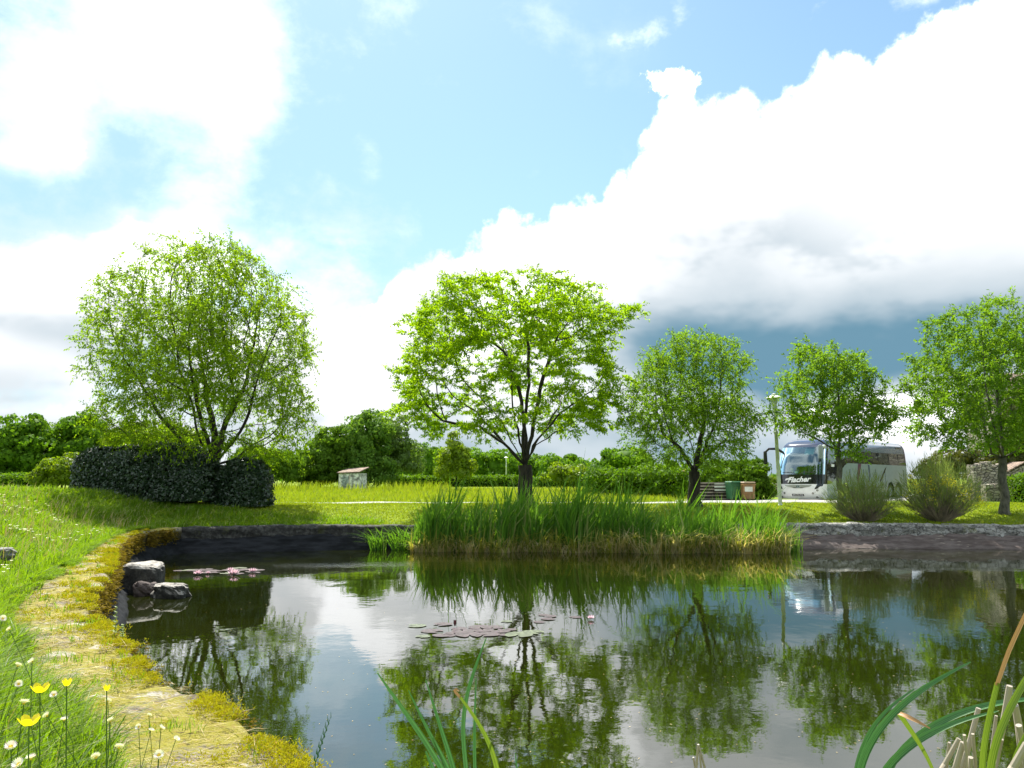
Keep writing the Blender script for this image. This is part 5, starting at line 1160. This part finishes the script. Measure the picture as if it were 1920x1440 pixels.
for y_ in (0, 0.5):
    vs += [(a, y_, z_) for a, z_ in outer]; vs += [(a, y_, z_) for a, z_ in inn]
fs = []
for i in range(k - 1): fs += [(i, i + 1, k + i + 1, k + i), (2 * k + i + 1, 2 * k + i, 3 * k + i, 3 * k + i + 1), (i + 1, i, 2 * k + i, 2 * k + i + 1), (k + i, k + i + 1, 3 * k + i + 1, 3 * k + i)]
mb.add(vs, fs); mb.box((-Wp / 2 + 0.25, 2.2, 0.8), (0.5, 3.4, 1.6)); mb.box((Wp / 2 - 0.25, 2.2, 0.8), (0.5, 3.4, 1.6)); mb.box((0, 3.6, 0.8), (2.4, 0.4, 1.6)); mb.build('wall', M_DRY_ST, po)
mb = MB()
for s_ in (-1, 1):
    for r__ in range(7):
        t0, t1 = r__ / 7, (r__ + 1) / 7; xa, xb = s_ * (0.0 + 2.0 * t0), s_ * (0.0 + 2.0 * t1 + 0.06 * s_ * 0); za, zb = 2.86 - 1.15 * t0, 2.86 - 1.15 * t1 - 0.03
        mb.add([(xa, -0.15, za), (xb, -0.15, zb), (xb, 4.1, zb), (xa, 4.1, za), (xa, -0.15, za - 0.09), (xb, -0.15, zb - 0.09), (xb, 4.1, zb - 0.09), (xa, 4.1, za - 0.09)], [(0, 1, 2, 3), (7, 6, 5, 4), (0, 4, 5, 1), (1, 5, 6, 2), (2, 6, 7, 3), (3, 7, 4, 0)])
mb.build('roof', M_TILE, po); MB().box((0, 1.2, 1.0), (1.7, 0.1, 2.0)).build('doorway', M_BLACK, po)
ho = thing('stone_house', 'tall stone house half hidden by leaves at the right edge', 'house', (42.3, 60, 1.38), R(5))
mb = MB(); mb.box((0, 4, 3.4), (9, 8, 6.8)); mb.add([(-4.5, 0, 6.8), (4.5, 0, 6.8), (4.5, 8, 6.8), (-4.5, 8, 6.8), (-4.5, 4, 9.2), (4.5, 4, 9.2)], [(0, 3, 4), (1, 5, 2)]); mb.build('wall', M_DRY_ST, ho)
mb = MB(); mb.add([(-4.8, -0.4, 6.6), (4.8, -0.4, 6.6), (4.8, 4, 9.35), (-4.8, 4, 9.35), (4.8, 8.4, 6.6), (-4.8, 8.4, 6.6)], [(0, 1, 2, 3), (3, 2, 4, 5)]); mb.build('roof', M_TILE, ho)
for wx_ in (-2.6, 1.6): 
    f_ = MB().box((wx_, -0.03, 4.6), (1.0, 0.1, 1.3)).build('window', M_WHITE, ho); MB().box((wx_, -0.09, 4.6), (0.8, 0.03, 1.1)).build('pane', M_BLACK, f_)
MB().box((-0.6, -0.03, 1.05), (1.1, 0.1, 2.1)).build('door', M_SLATD, ho)
p = at_d(1278, 886, 150); fh = thing('farmhouse', 'far farmhouse with a terracotta roof peeping over the hedge', 'house', (p[0], 150, 1.38))
MB().box((0, 2.5, 1.0), (4.6, 5, 2.0)).build('wall', M_SHED, fh)
mb = MB(); mb.add([(-2.6, -0.3, 1.95), (2.6, -0.3, 1.95), (2.6, 2.5, 3.0), (-2.6, 2.5, 3.0), (2.6, 5.3, 1.95), (-2.6, 5.3, 1.95)], [(0, 1, 2, 3), (3, 2, 4, 5)]); mb.build('roof', paint('terracotta', (0.55, 0.26, 0.16), 0.9), fh)

# ================================================================ COACH
BL, BW, BH = 12.6, 1.275, 3.62
bus = thing('coach', 'parked white and silver coach with a dark roof and white script on its front', 'coach', (15.75, 45.9, 1.29), math.atan2(0.72, 0.69)); bus.scale = (1.05, 1.07, 1.0)
def fz(z): return float(np.interp(z, [0.18, 0.35, 0.7, 1.0, 1.53, 2.1, 2.6, 3.04, 3.2, 3.36, 3.48, 3.56, 3.6], [0.16, 0.05, 0.0, 0.02, 0.08, 0.2, 0.36, 0.58, 0.72, 0.98, 1.35, 1.85, 2.5]))
def wz(z): return float(np.interp(z, [0.18, 0.35, 1.2, 2.2, 2.9, 3.2, 3.42, 3.55, 3.6], [1.20, 1.265, 1.275, 1.26, 1.21, 1.16, 1.06, 0.86, 0.6]))
NEX, DX = 3.4, 0.62
def front(t, z, off=0.0):           # t -1..1 across the front; -1 is the side seen from the pond
    a = t * math.pi / 2; w = wz(z); sn, cs = math.sin(a), math.cos(a)
    y_ = w * math.copysign(abs(sn) ** (2 / NEX), sn); x_ = fz(z) + DX * (1 - abs(cs) ** (2 / NEX))
    e = 1e-3; a2 = max(min(a + e, 1.5706), -1.5706); a1 = a2 - 2 * e
    f2 = (fz(z) + DX * (1 - abs(math.cos(a2)) ** (2 / NEX)), w * math.copysign(abs(math.sin(a2)) ** (2 / NEX), math.sin(a2))); f1 = (fz(z) + DX * (1 - abs(math.cos(a1)) ** (2 / NEX)), w * math.copysign(abs(math.sin(a1)) ** (2 / NEX), math.sin(a1)))
    tx, ty = f2[0] - f1[0], f2[1] - f1[1]; l = math.hypot(tx, ty) or 1; nx, ny = -ty / l, tx / l
    if nx > 0 and abs(t) < 0.9: nx, ny = -nx, -ny
    if t < -0.9 and ny > 0 or t > 0.9 and ny < 0: nx, ny = -nx, -ny
    return (x_ + nx * off, y_ + ny * off, z)
def side(x, z, off=0.0, s=-1):
    return (x, s * (wz(z) + off), z)
def grid(fn, us, vs_, name, mat, parent, smooth=True):
    V = [fn(u, v) for v in vs_ for u in us]; nu = len(us)
    F = [(j * nu + i, j * nu + i + 1, (j + 1) * nu + i + 1, (j + 1) * nu + i) for j in range(len(vs_) - 1) for i in range(nu - 1)]
    me = bpy.data.meshes.new(name); me.from_pydata(V, [], F); me.update(); return link(name, me, mat, parent, smooth=smooth)
def carpaint(name, c, rough=0.25, metal=0.0, coat=0.6):
    m = paint(name, c, rough, metal, 0.5, coat, 0.03); return m
M_BW = carpaint('white_coachwork', (0.90, 0.90, 0.90)); M_BS = carpaint('silver_coachwork', (0.30, 0.38, 0.375), 0.3, 0.15); M_BR = carpaint('dark_blue_roof', (0.035, 0.045, 0.085), 0.12, 0.0, 0.35)
M_BK = carpaint('gloss_black', (0.012, 0.012, 0.015), 0.15); 
def glass(name, c, metal=0.5, rough=0.04):
    m, b = newmat(name); setc(b, c); b.inputs['Metallic'].default_value = metal; b.inputs['Roughness'].default_value = rough; b.inputs['Specular IOR Level'].default_value = 0.9; b.inputs['Coat Weight'].default_value = 0.5; return m
m, b = newmat('windscreen_glass'); nt = X.nt      # tinted glass you can look through
nt.nodes.remove(b); gl = nt.nodes.new('ShaderNodeBsdfGlossy'); gl.inputs['Roughness'].default_value = 0.02; gl.inputs['Color'].default_value = (0.75, 0.95, 1.0, 1)
tp = nt.nodes.new('ShaderNodeBsdfTransparent'); tp.inputs['Color'].default_value = (0.42, 0.58, 0.58, 1); fr_ = nt.nodes.new('ShaderNodeFresnel'); fr_.inputs['IOR'].default_value = 1.55
mxs = nt.nodes.new('ShaderNodeMixShader'); ff = X(fr_.outputs[0]) * 1.0 + 0.13; nt.links.new(ff.s, mxs.inputs[0]); nt.links.new(tp.outputs[0], mxs.inputs[1]); nt.links.new(gl.outputs[0], mxs.inputs[2]); nt.links.new(mxs.outputs[0], nt.nodes['Material Output'].inputs['Surface'])
M_WS = m; M_SG = glass('side_glass', (0.035, 0.035, 0.04), 0.2); M_UG = glass('upper_side_glass', (0.10, 0.14, 0.19), 0.1, 0.15)  # upper glass: the reflected sky is put into its slate-blue colour
lin = lambda a, b_, n: list(np.linspace(a, b_, n))
T = lin(-1, 1, 41)
# body shell
zs = [0.18, 0.25, 0.35, 0.6, 0.8, 1.0]
grid(lambda t, z: front(t, z), T, zs, 'front_panel', M_BW, bus)
MBt = MB(); MBt.add([(0.25, -1.15, 0.18), (0.25, 1.15, 0.18), (BL, 1.2, 0.18), (BL, -1.2, 0.18)], [(0, 1, 2, 3)]); MBt.build('underside', M_BLACK, bus)
grid(lambda t, z: front(t, z), T, [1.0, 1.1, 1.2, 1.35, 1.53], 'front_band', M_BK, bus)
grid(lambda t, z: front(t, z), T, lin(3.04, 3.6, 14), 'roof_front', M_BR, bus)
grid(lambda t, z: front(t, z), lin(-0.86, 0.86, 35), lin(1.53, 3.04, 12), 'windscreen', M_WS, bus)
for a_, b2, nm in ((-1, -0.86, 'pillar'), (0.86, 1, 'pillar')): grid(lambda t, z: front(t, z), lin(a_, b2, 6), lin(1.53, 3.04, 12), nm, M_BK, bus)
for s_ in (-1, 1):
    def lowz(x): return float(np.interp(x, [0, 1.0, 1.25, 3.0, 3.4, BL], [1.0, 1.0, 1.05, 2.02, 2.18, 2.12]))
    arches = [(3.0, 0.60), (9.75, 0.60), (11.05, 0.60)]
    def sil(x):                     # lower edge with the wheel arches
        z = 0.2
        for xc, r_ in arches:
            if abs(x - xc) < r_: z = max(z, 0.48 + math.sqrt(r_ * r_ - (x - xc) ** 2))
        return z
    xs_ = lin(0.62, BL, 150)
    grid(lambda x, v: side(max(x, fz(sil(x) + v * (lowz(x) - sil(x))) + DX), sil(x) + v * (lowz(x) - sil(x)), 0, s_), xs_, lin(0, 1, 8), 'side_panel', M_BS, bus)
    grid(lambda x, v: side(max(x, fz(lowz(x) + v * (2.86 - lowz(x))) + DX), lowz(x) + v * (2.86 - lowz(x)), -0.002, s_), lin(0.7, BL, 70), lin(0, 1, 8), 'side_window', M_SG, bus)
    grid(lambda x, z: side(max(x, fz(z) + DX), z, 0, s_), lin(0.7, BL, 40), [2.86, 3.0, 3.2, 3.36, 3.48, 3.56, 3.6], 'roof_side', M_UG, bus)
    MB().box((7.5, s_ * 1.217, 2.86), (10.0, 0.02, 0.03)).build('window_trim', M_BK, bus)
    for xc in (4.6, 6.3, 8.0, 9.7, 11.3): MB().box((xc, s_ * 1.247, 2.5), (0.05, 0.012, 0.66)).build('window_post', M_BK, bus)
    for xc, _ in arches:
        wh = MB().tube([(xc, s_ * 0.98, 0.48), (xc, s_ * 1.2, 0.48)], 0.49, 28).build('wheel', M_BLACK, bus)
        MB().lathe([(0.06, 0.02), (0.10, 0.03), (0.24, -0.02), (0.29, 0.03), (0.30, 0.0)], n=20).build('rim', M_BS, wh); rm = wh.children[0]; rm.location = (xc, s_ * 1.205, 0.48); rm.rotation_euler = (R(90) * -s_ * -1 if s_ > 0 else R(90), 0, 0)
        if s_ > 0: rm.rotation_euler = (R(-90), 0, 0)
    MB().box((7.0, s_ * 1.1, 0.22), (5.0, 0.1, 0.08)).build('skirt', M_BK, bus)
grid(lambda x, y: (x, y * 0.6 / 1, 3.6), lin(fz(3.6) + DX * 0.4, BL, 4), lin(-1, 1, 3), 'roof', M_BR, bus)
rz_ = [0.2, 0.6, 1.2, 2.2, 2.9, 3.2, 3.42, 3.55, 3.6]
grid(lambda y, z: (BL + 0.10 * (1 - y * y), y * wz(z), z), lin(-1, 1, 9), rz_, 'rear_panel', M_BS, bus)
M_MAG = paint('purple_paint', (0.10, 0.025, 0.06), 0.4)
grid(lambda x, z: side(x, z, 0.006, -1), lin(BL - 0.14, BL - 0.02, 2), [2.3, 2.9, 3.2, 3.42, 3.5], 'rear_stripe', M_MAG, bus)
MB().box((11.6, -1.165, 3.25), (0.9, 0.03, 0.08)).build('roof_vent', M_BK, bus)
# interior seen through the windscreen
M_SEAT = paint('seat_cloth', (0.05, 0.09, 0.13), 0.9); M_DASH = paint('dashboard', (0.16, 0.30, 0.26), 0.7)
grid(lambda x, y: (x, y, 1.50 - 0.05 * (x - 0.2)), lin(0.22, 1.0, 3), lin(-1.1, 1.1, 6), 'dashboard', M_DASH, bus, False)
MB().box((3.2, 0, 2.2), (0.1, 2.3, 1.9)).build('bulkhead', M_SEAT, bus)
MB().box((2.0, 0, 0.95), (3.4, 2.3, 0.06)).build('floor', M_SEAT, bus)
for y_, x_ in ((-0.72, 1.5), (0.62, 2.3), (-0.62, 2.7)): MB().box((x_, y_, 1.75), (0.18, 0.48, 0.85), 0, 0.9, 0.05).box((x_ - 0.2, y_, 1.35), (0.45, 0.48, 0.14)).build('seat', M_SEAT, bus)
mb = MB(); rw = 0.24; mb.tube([(0.86 + 0.1 * math.sin(a), -0.66 + rw * math.cos(a), 1.72 + rw * 0.55 * math.sin(a)) for a in lin(0, 2 * math.pi, 21)], 0.018, 6, False); mb.build('steering_wheel', M_BK, bus)
# badges on the front: grid helper that lays any flat outline on the curved front
def on_front(y, z, off): # y across (+ = right as seen from outside), z height
    yl = -y; w = wz(z); q = min(abs(yl) / w, 0.9999); t = math.copysign(math.asin(q ** (NEX / 2)) / (math.pi / 2), yl); return front(t, z, off)
def decal(name, rows, mat, off=0.012):   # rows: list of (z, y0, y1)
    vs = []; 
    for z, y0, y1 in rows: vs += [on_front(y0 + (y1 - y0) * k / 8, z, off) for k in range(9)]
    F = [(j * 9 + i, j * 9 + i + 1, (j + 1) * 9 + i + 1, (j + 1) * 9 + i) for j in range(len(rows) - 1) for i in range(8)]
    me = bpy.data.meshes.new(name); me.from_pydata(vs, [], F); me.update(); return link(name, me, mat, bus)
def on_text(name, txt, cx, cz, size, mat, off, shear=0.0, sx=1.0, bold=0.0, tilt=0.0):
    cu = bpy.data.curves.new(name, 'FONT'); cu.body = txt; cu.size = size; cu.align_x = 'CENTER'; cu.align_y = 'CENTER'; cu.shear = shear; cu.offset = bold; cu.resolution_u = 3
    ob = bpy.data.objects.new(name, cu); COL.objects.link(ob); dg = bpy.context.evaluated_depsgraph_get(); dg.update()
    me = bpy.data.meshes.new_from_object(ob.evaluated_get(dg)); bpy.data.objects.remove(ob)
    for v in me.vertices:
        a, c_ = v.co.x * sx, v.co.y; v.co = on_front(cx + a, cz + c_ + a * tilt, off)
    me.materials.clear(); return link(name, me, mat, bus)
M_SIGNW = paint('white_lettering', (0.9, 0.9, 0.9), 0.5, var=0.0)
on_text('lettering', 'Flacher', 0.02, 1.24, 0.40, M_SIGNW, 0.012, 0.35, 1.02, 0.014, 0.05)
decal('lettering_flourish', [(1.20, -0.72, -0.66), (1.30, -0.66, -0.34), (1.335, -0.50, -0.40)], M_SIGNW)
M_GRILLE = paint('grille_silver', (0.45, 0.46, 0.42), 0.3, 0.5)
decal('grille', [(0.955, -0.72, 0.72), (0.90, -0.70, 0.70), (0.84, -0.55, 0.55), (0.80, -0.28, 0.28)], M_GRILLE, 0.008)
decal('grille_shadow', [(0.815, -0.36, 0.36), (0.79, -0.26, 0.26), (0.78, -0.18, 0.18)], M_BK, 0.010)
decal('emblem', [(0.93, -0.10, 0.10), (0.80, -0.10, 0.10)], M_BS, 0.014); decal('emblem_mark', [(0.91, -0.07, -0.01), (0.83, -0.07, -0.04)], M_BK, 0.018); decal('emblem_mark', [(0.91, 0.01, 0.07), (0.83, 0.04, 0.07)], M_BK, 0.018)
decal('number_plate', [(0.46, -0.34, 0.30), (0.34, -0.34, 0.30)], M_BK, 0.012); on_text('plate_number', 'BM-733-EQ', -0.02, 0.40, 0.115, M_SIGNW, 0.020)
for s_ in (-1, 1):
    decal('corner_fin', [(1.0, s_ * 0.98, s_ * 1.22), (0.9, s_ * 0.93, s_ * 1.20), (0.76, s_ * 0.86, s_ * 1.0), (0.72, s_ * 0.84, s_ * 0.86)], M_BK, 0.007)
    for y_, z_, r_ in ((0.98, 0.66, 0.05), (0.87, 0.57, 0.028), (0.76, 0.50, 0.055), (0.93, 0.29, 0.055)):
        decal('headlight', [(z_ + r_ * math.sin(a), s_ * y_ - r_ * math.cos(a), s_ * y_ + r_ * math.cos(a)) for a in lin(-1.5, 1.5, 8)], M_BK if r_ > 0.03 else M_GRILLE, 0.012)
        if r_ > 0.03: decal('lamp_lens', [(z_ + r_ * .55 * math.sin(a), s_ * y_ - r_ * .55 * math.cos(a), s_ * y_ + r_ * .55 * math.cos(a)) for a in lin(-1.5, 1.5, 6)], M_GRILLE, 0.02)
decal('school_sign', [(1.86, -0.48, -0.28), (1.64, -0.48, -0.28)], paint('yellow_card', (0.80, 0.58, 0.04), 0.6), -0.03)
for dx_ in (-0.43, -0.35): decal('sign_figure', [(1.82, dx_ - 0.012, dx_ + 0.012), (1.74, dx_ - 0.03, dx_ + 0.03), (1.67, dx_ - 0.02, dx_ + 0.02)], paint('sign_black', (0.25, 0.15, 0.01), 0.6), -0.022)
decal('paper_sheet', [(1.70, -0.22, -0.02), (1.60, -0.20, 0.0)], M_SIGNW, -0.03)
decal('sun_blind', [(2.95, 0.22, 0.72), (2.62, 0.22, 0.72)], paint('blind', (0.25, 0.42, 0.42), 0.7), -0.05)
for s_ in (-1, 1):
    mb = MB(); q0 = on_front(s_ * 0.1, 1.56, 0.03); q1 = on_front(s_ * 0.35, 1.66, 0.035); q2 = on_front(s_ * 0.85, 1.64, 0.035); mb.tube([q0, q1, q2], 0.012, 6); mb.build('wiper', M_BK, bus)
# mirrors
for s_, hang in ((1, 'outer'), (-1, 'inner')):
    if hang == 'outer':              # y > 0: away side, left in the picture
        arm = MB().tube([(0.75, 1.05, 2.75), (0.35, 1.25, 2.98), (0.05, 1.55, 2.98), (0.0, 1.72, 2.80)], [0.07, 0.08, 0.07, 0.06], 8).build('mirror_arm', M_BK, bus, True)
        MB().box((0.0, 1.74, 2.48), (0.16, 0.22, 0.74), 0, 0.85, 0.05).build('mirror', M_BK, bus)
    else:
        arm = MB().tube([(1.0, -1.08, 2.95), (0.55, -1.25, 3.08), (0.25, -1.18, 3.02)], [0.06, 0.07, 0.07], 8).build('mirror_arm', M_POLE, bus, True)
        MB().lathe([(0.05, -0.36), (0.13, -0.34), (0.135, 0.30), (0.10, 0.38), (0.02, 0.41)], (0.25, -1.16, 2.74), 14).build('mirror', carpaint('grey_mirror', (0.20, 0.24, 0.23)), bus, True)
def swoosh(name, pts, mat):
    V = [side(x, z, 0.008, -1) for x, z in pts]; me = bpy.data.meshes.new(name); me.from_pydata(V, [], [tuple(range(len(V)))]); me.update(); link(name, me, mat, bus)
swoosh('side_stripe', [(4.9, 2.16), (5.35, 2.15), (4.9, 1.3), (4.75, 0.9), (4.65, 1.3)], M_MAG); swoosh('side_stripe', [(6.3, 2.13), (6.55, 2.12), (6.6, 1.5), (6.35, 0.8), (6.4, 1.5)], M_UG)
swoosh('side_stripe', [(8.0, 1.2), (8.9, 1.9), (9.2, 2.05), (8.9, 1.7), (8.1, 1.05)], M_BK)
for xc in (3.7, 5.6, 7.4, 8.9, 12.0): MB().box((xc, -1.277, 1.1), (0.015, 0.012, 1.5)).build('panel_gap', M_BK, bus)
MB().box((7.5, -1.277, 0.78), (8.0, 0.012, 0.02)).build('panel_gap', M_BK, bus)
MB().box((1.45, -1.27, 2.02), (0.35, 0.02, 0.14)).build('door_notice', M_SIGNW, bus)
grid(lambda x, z: side(x, z, 0.006, -1), lin(1.5, 1.95, 4), [0.62, 0.66], 'side_mark', M_MAG, bus)

# ================================================================ FLOWERS ON THE NEAR BANK
M_PETY = leafmat('buttercup_petal', (0.85, 0.66, 0.01), (0.90, 0.74, 0.02), 0.45, 0.25, 0.6); M_STEM = leafmat('flower_stem', (0.06, 0.13, 0.02), (0.12, 0.20, 0.03), 0.2)
M_PETW = leafmat('daisy_petal', (0.80, 0.80, 0.82), (0.88, 0.88, 0.88), 0.3, 0.6, 0.2, third=(0.80, 0.45, 0.62)); M_DISC = paint('daisy_disc', (0.75, 0.52, 0.03), 0.8)
def stem_to(root, head, r_=0.0014, bend=0.03):
    b0 = Vector(root.location); h_ = Vector(head) - b0; MB().tube([(0, 0, 0), (h_.x * 0.35 + bend, h_.y * 0.4, h_.z * 0.45), (h_.x * 0.8 + bend * 0.4, h_.y * 0.8, h_.z * 0.8), tuple(h_)], [r_ * 1.3, r_, r_, r_ * 0.8], 5).build('stem', M_STEM, root)
    return h_
def buttercup(px, py, d, wpx, label, open_=0.9):
    hd = at_d(px, py, d); gx = hd[0] - 0.02; gy = d + 0.03; root = thing('buttercup', label, 'buttercup', (gx, gy, G(gx, gy))); h_ = stem_to(root, hd, 0.0011, 0.03)
    r_ = wpx / 2 / F_PX * d; vs = []; fs = []
    for k in range(5):
        a0 = k * 2 * math.pi / 5; n0 = len(vs)
        for i in range(5):
            v = i / 4; rr = r_ * (0.10 + v ** 0.7 * open_ * 0.95); zz = r_ * (v ** 1.6) * (1.25 - open_ * 0.35)
            for j in range(5):
                a = a0 + (j - 2) / 2 * 0.66 * (0.5 + 0.6 * math.sin(math.pi * min(v, 0.92))); e_ = 1 - 0.14 * abs(j - 2) / 2 * v; vs.append((h_.x + rr * math.cos(a) * e_, h_.y + rr * math.sin(a) * e_, h_.z + zz - 0.1 * r_ * abs(j - 2) * v))
        for i in range(4):
            for j in range(4): fs.append((n0 + i * 5 + j, n0 + i * 5 + j + 1, n0 + i * 5 + j + 6, n0 + i * 5 + j + 5))
    me = bpy.data.meshes.new('petals'); me.from_pydata(vs, [], fs); me.update(); link('petals', me, M_PETY, root, smooth=True)
    MB().lathe([(0.001, 0), (r_ * 0.16, r_ * 0.05), (r_ * 0.16, r_ * 0.22), (0.001, r_ * 0.28)], tuple(h_), 8).build('stamens', M_DISC, root)
buttercup(75, 1298, 1.15, 33, 'upper open buttercup nearest the left edge', 1.0)
buttercup(54, 1360, 1.05, 37, 'lowest and largest buttercup at the left edge', 1.05)
buttercup(125, 1286, 1.2, 25, 'cupped buttercup second from the left, above the daisies', 0.65)
buttercup(200, 1295, 1.25, 20, 'small cupped buttercup farthest right, over the coping', 0.6)
def daisy_parts(r_):
    mb = MB()
    for ring in range(2):
        for k in range(17):
            a = 2 * math.pi * (k + ring * 0.5) / 17; e = R(22 + 20 * ring); c_, s_ = math.cos(a), math.sin(a); w = r_ * 0.14
            p0 = (c_ * r_ * 0.22, s_ * r_ * 0.22, 0); p1 = (c_ * r_ * math.cos(e), s_ * r_ * math.cos(e), r_ * math.sin(e)); m_ = [(a_ + b_) / 2 for a_, b_ in zip(p0, p1)]
            mb.add([p0, (m_[0] - s_ * w, m_[1] + c_ * w, m_[2]), p1, (m_[0] + s_ * w, m_[1] - c_ * w, m_[2])], [(0, 1, 2, 3)])
    me1 = bpy.data.meshes.new('petals'); me1.from_pydata(mb.v, [], mb.f); me1.materials.append(M_PETW)
    mb = MB().lathe([(r_ * 0.05, -r_ * 0.28), (r_ * 0.22, -r_ * 0.1), (r_ * 0.25, 0.0), (r_ * 0.3, r_ * 0.08), (r_ * 0.12, r_ * 0.22)], n=9); me2 = bpy.data.meshes.new('disc'); me2.from_pydata(mb.v, [], mb.f); me2.materials.append(M_DISC)
    mb = MB().tube([(0, 0, 0), (0.012, 0, -0.13), (-0.01, 0.01, -0.26), (0, 0, -0.5)], 0.0009, 5); me3 = bpy.data.meshes.new('stem'); me3.from_pydata(mb.v, [], mb.f); me3.materials.append(M_STEM)
    return me1, me2, me3
dp = daisy_parts(0.0105)
dz = [(5, 1160, 2.6), (38, 1155, 2.7), (18, 1180, 2.4), (8, 1228, 2.0), (33, 1248, 2.0), (60, 1240, 2.3), (18, 1282, 1.9), (35, 1283, 1.9), (98, 1288, 2.2), (101, 1303, 2.0), (45, 1318, 1.8), (140, 1283, 2.2), (88, 1342, 1.9), (12, 1350, 1.9),
      (202, 1315, 2.3), (207, 1352, 2.1), (244, 1362, 2.3), (260, 1363, 2.4), (250, 1378, 2.2), (283, 1370, 2.5), (302, 1365, 2.5), (340, 1373, 2.4), (330, 1386, 2.2), (142, 1392, 2.0), (223, 1402, 1.6), (298, 1416, 1.8), (100, 1404, 1.6), (58, 1422, 1.5),
      (325, 1410, 2.3), (279, 1342, 2.7), (35, 1433, 1.5), (152, 1326, 2.1), (120, 1350, 2.0), (235, 1428, 1.7), (180, 1420, 1.6), (20, 1400, 1.6)]
for k, (px, py, d) in enumerate([q_ for i_, q_ in enumerate(dz) if i_ % 5 not in (1, 3)]):
    p = at_d(px, py, d); root = thing('daisy', 'small white daisy in the long grass among the four buttercups at the left edge' if px < 190 else 'small white daisy on a thin stem standing in front of the stone coping', 'daisy', p, random.random() * 6, 'daisies among the buttercups' if px < 190 else 'daisies in front of the coping'); root.rotation_euler = (random.uniform(-0.9, 0.9), random.uniform(-0.9, 0.9), random.random() * 6)
    root.scale = (1, 1, 1) if k % 3 else (1.2, 1.2, 1.2)
    for nm, me in zip(('petals', 'disc', 'stem'), dp):
        o = bpy.data.objects.new(nm, me); COL.objects.link(o); o.parent = root
        if nm == 'stem': o.rotation_euler = (-root.rotation_euler[0] * random.uniform(.5, 1.2), -root.rotation_euler[1] * random.uniform(.5, 1.2), 0)
# daisies scattered farther up the bank
x, y, z = scatter(5200, -20, -3.5, 6, 28, 0.9, 0.2); k = fbm(x, y, 0.35, 3) + 0.5 * fbm(x, y, 1.2, 3) > 0.05; x, y, z = x[k], y[k], z[k]; n = len(x); nb = 5
a = np.tile(np.arange(nb) * 2 * np.pi / nb, n); cen = np.repeat(np.stack([x, y, z + 0.17 + 0.10 * rng.random(n)], 1), nb, 0)
rr = np.repeat(0.016 + 0.0014 * y, nb)
V, Fc = leaves(cen, np.stack([np.cos(a), np.sin(a), 0.35 + 0 * a], 1), np.tile([0, 0, 1.0], (n * nb, 1)), rr, rr * 0.85)
tag(link('meadow_daisies', np_mesh('meadow_daisies', V, Fc), M_PETW), kind='stuff')
# taller weeds along the coping and the far lawn edge
for k, (px, py, hh_, lb) in enumerate([(214, 1198, 0.34, 'tall leafy weed standing at the edge of the coping'), (228, 1200, 0.16, 'short leafy weed just right of the taller one on the coping edge')]):
    p = at_z(px, py, ZC); root = thing('weed', lb, 'weed', p); MB().tube([(0, 0, 0), (0.01, 0, hh_ * .5), (0, 0, hh_)], [0.004, 0.003, 0.001], 5).build('stem', M_STEM, root)
    n = 40; t = np.linspace(0.1, 1, n); a = t * 40; V, Fc = leaves(np.stack([0 * t, 0 * t, t * hh_], 1), np.stack([np.cos(a), np.sin(a), 0.4 + 0 * a], 1), np.tile([0, 0, 1.0], (n, 1)), 0.045 * (1.2 - t * 0.7), 0.025)
    link('leaves', np_mesh('leaves', V, Fc), M_YREED if False else M_LIME, root)
S.render.engine = 'CYCLES'
S.cycles.max_bounces = 8; S.cycles.transparent_max_bounces = 12; S.cycles.caustics_reflective = False; S.cycles.caustics_refractive = False
S.cycles.sample_clamp_indirect = 6.0
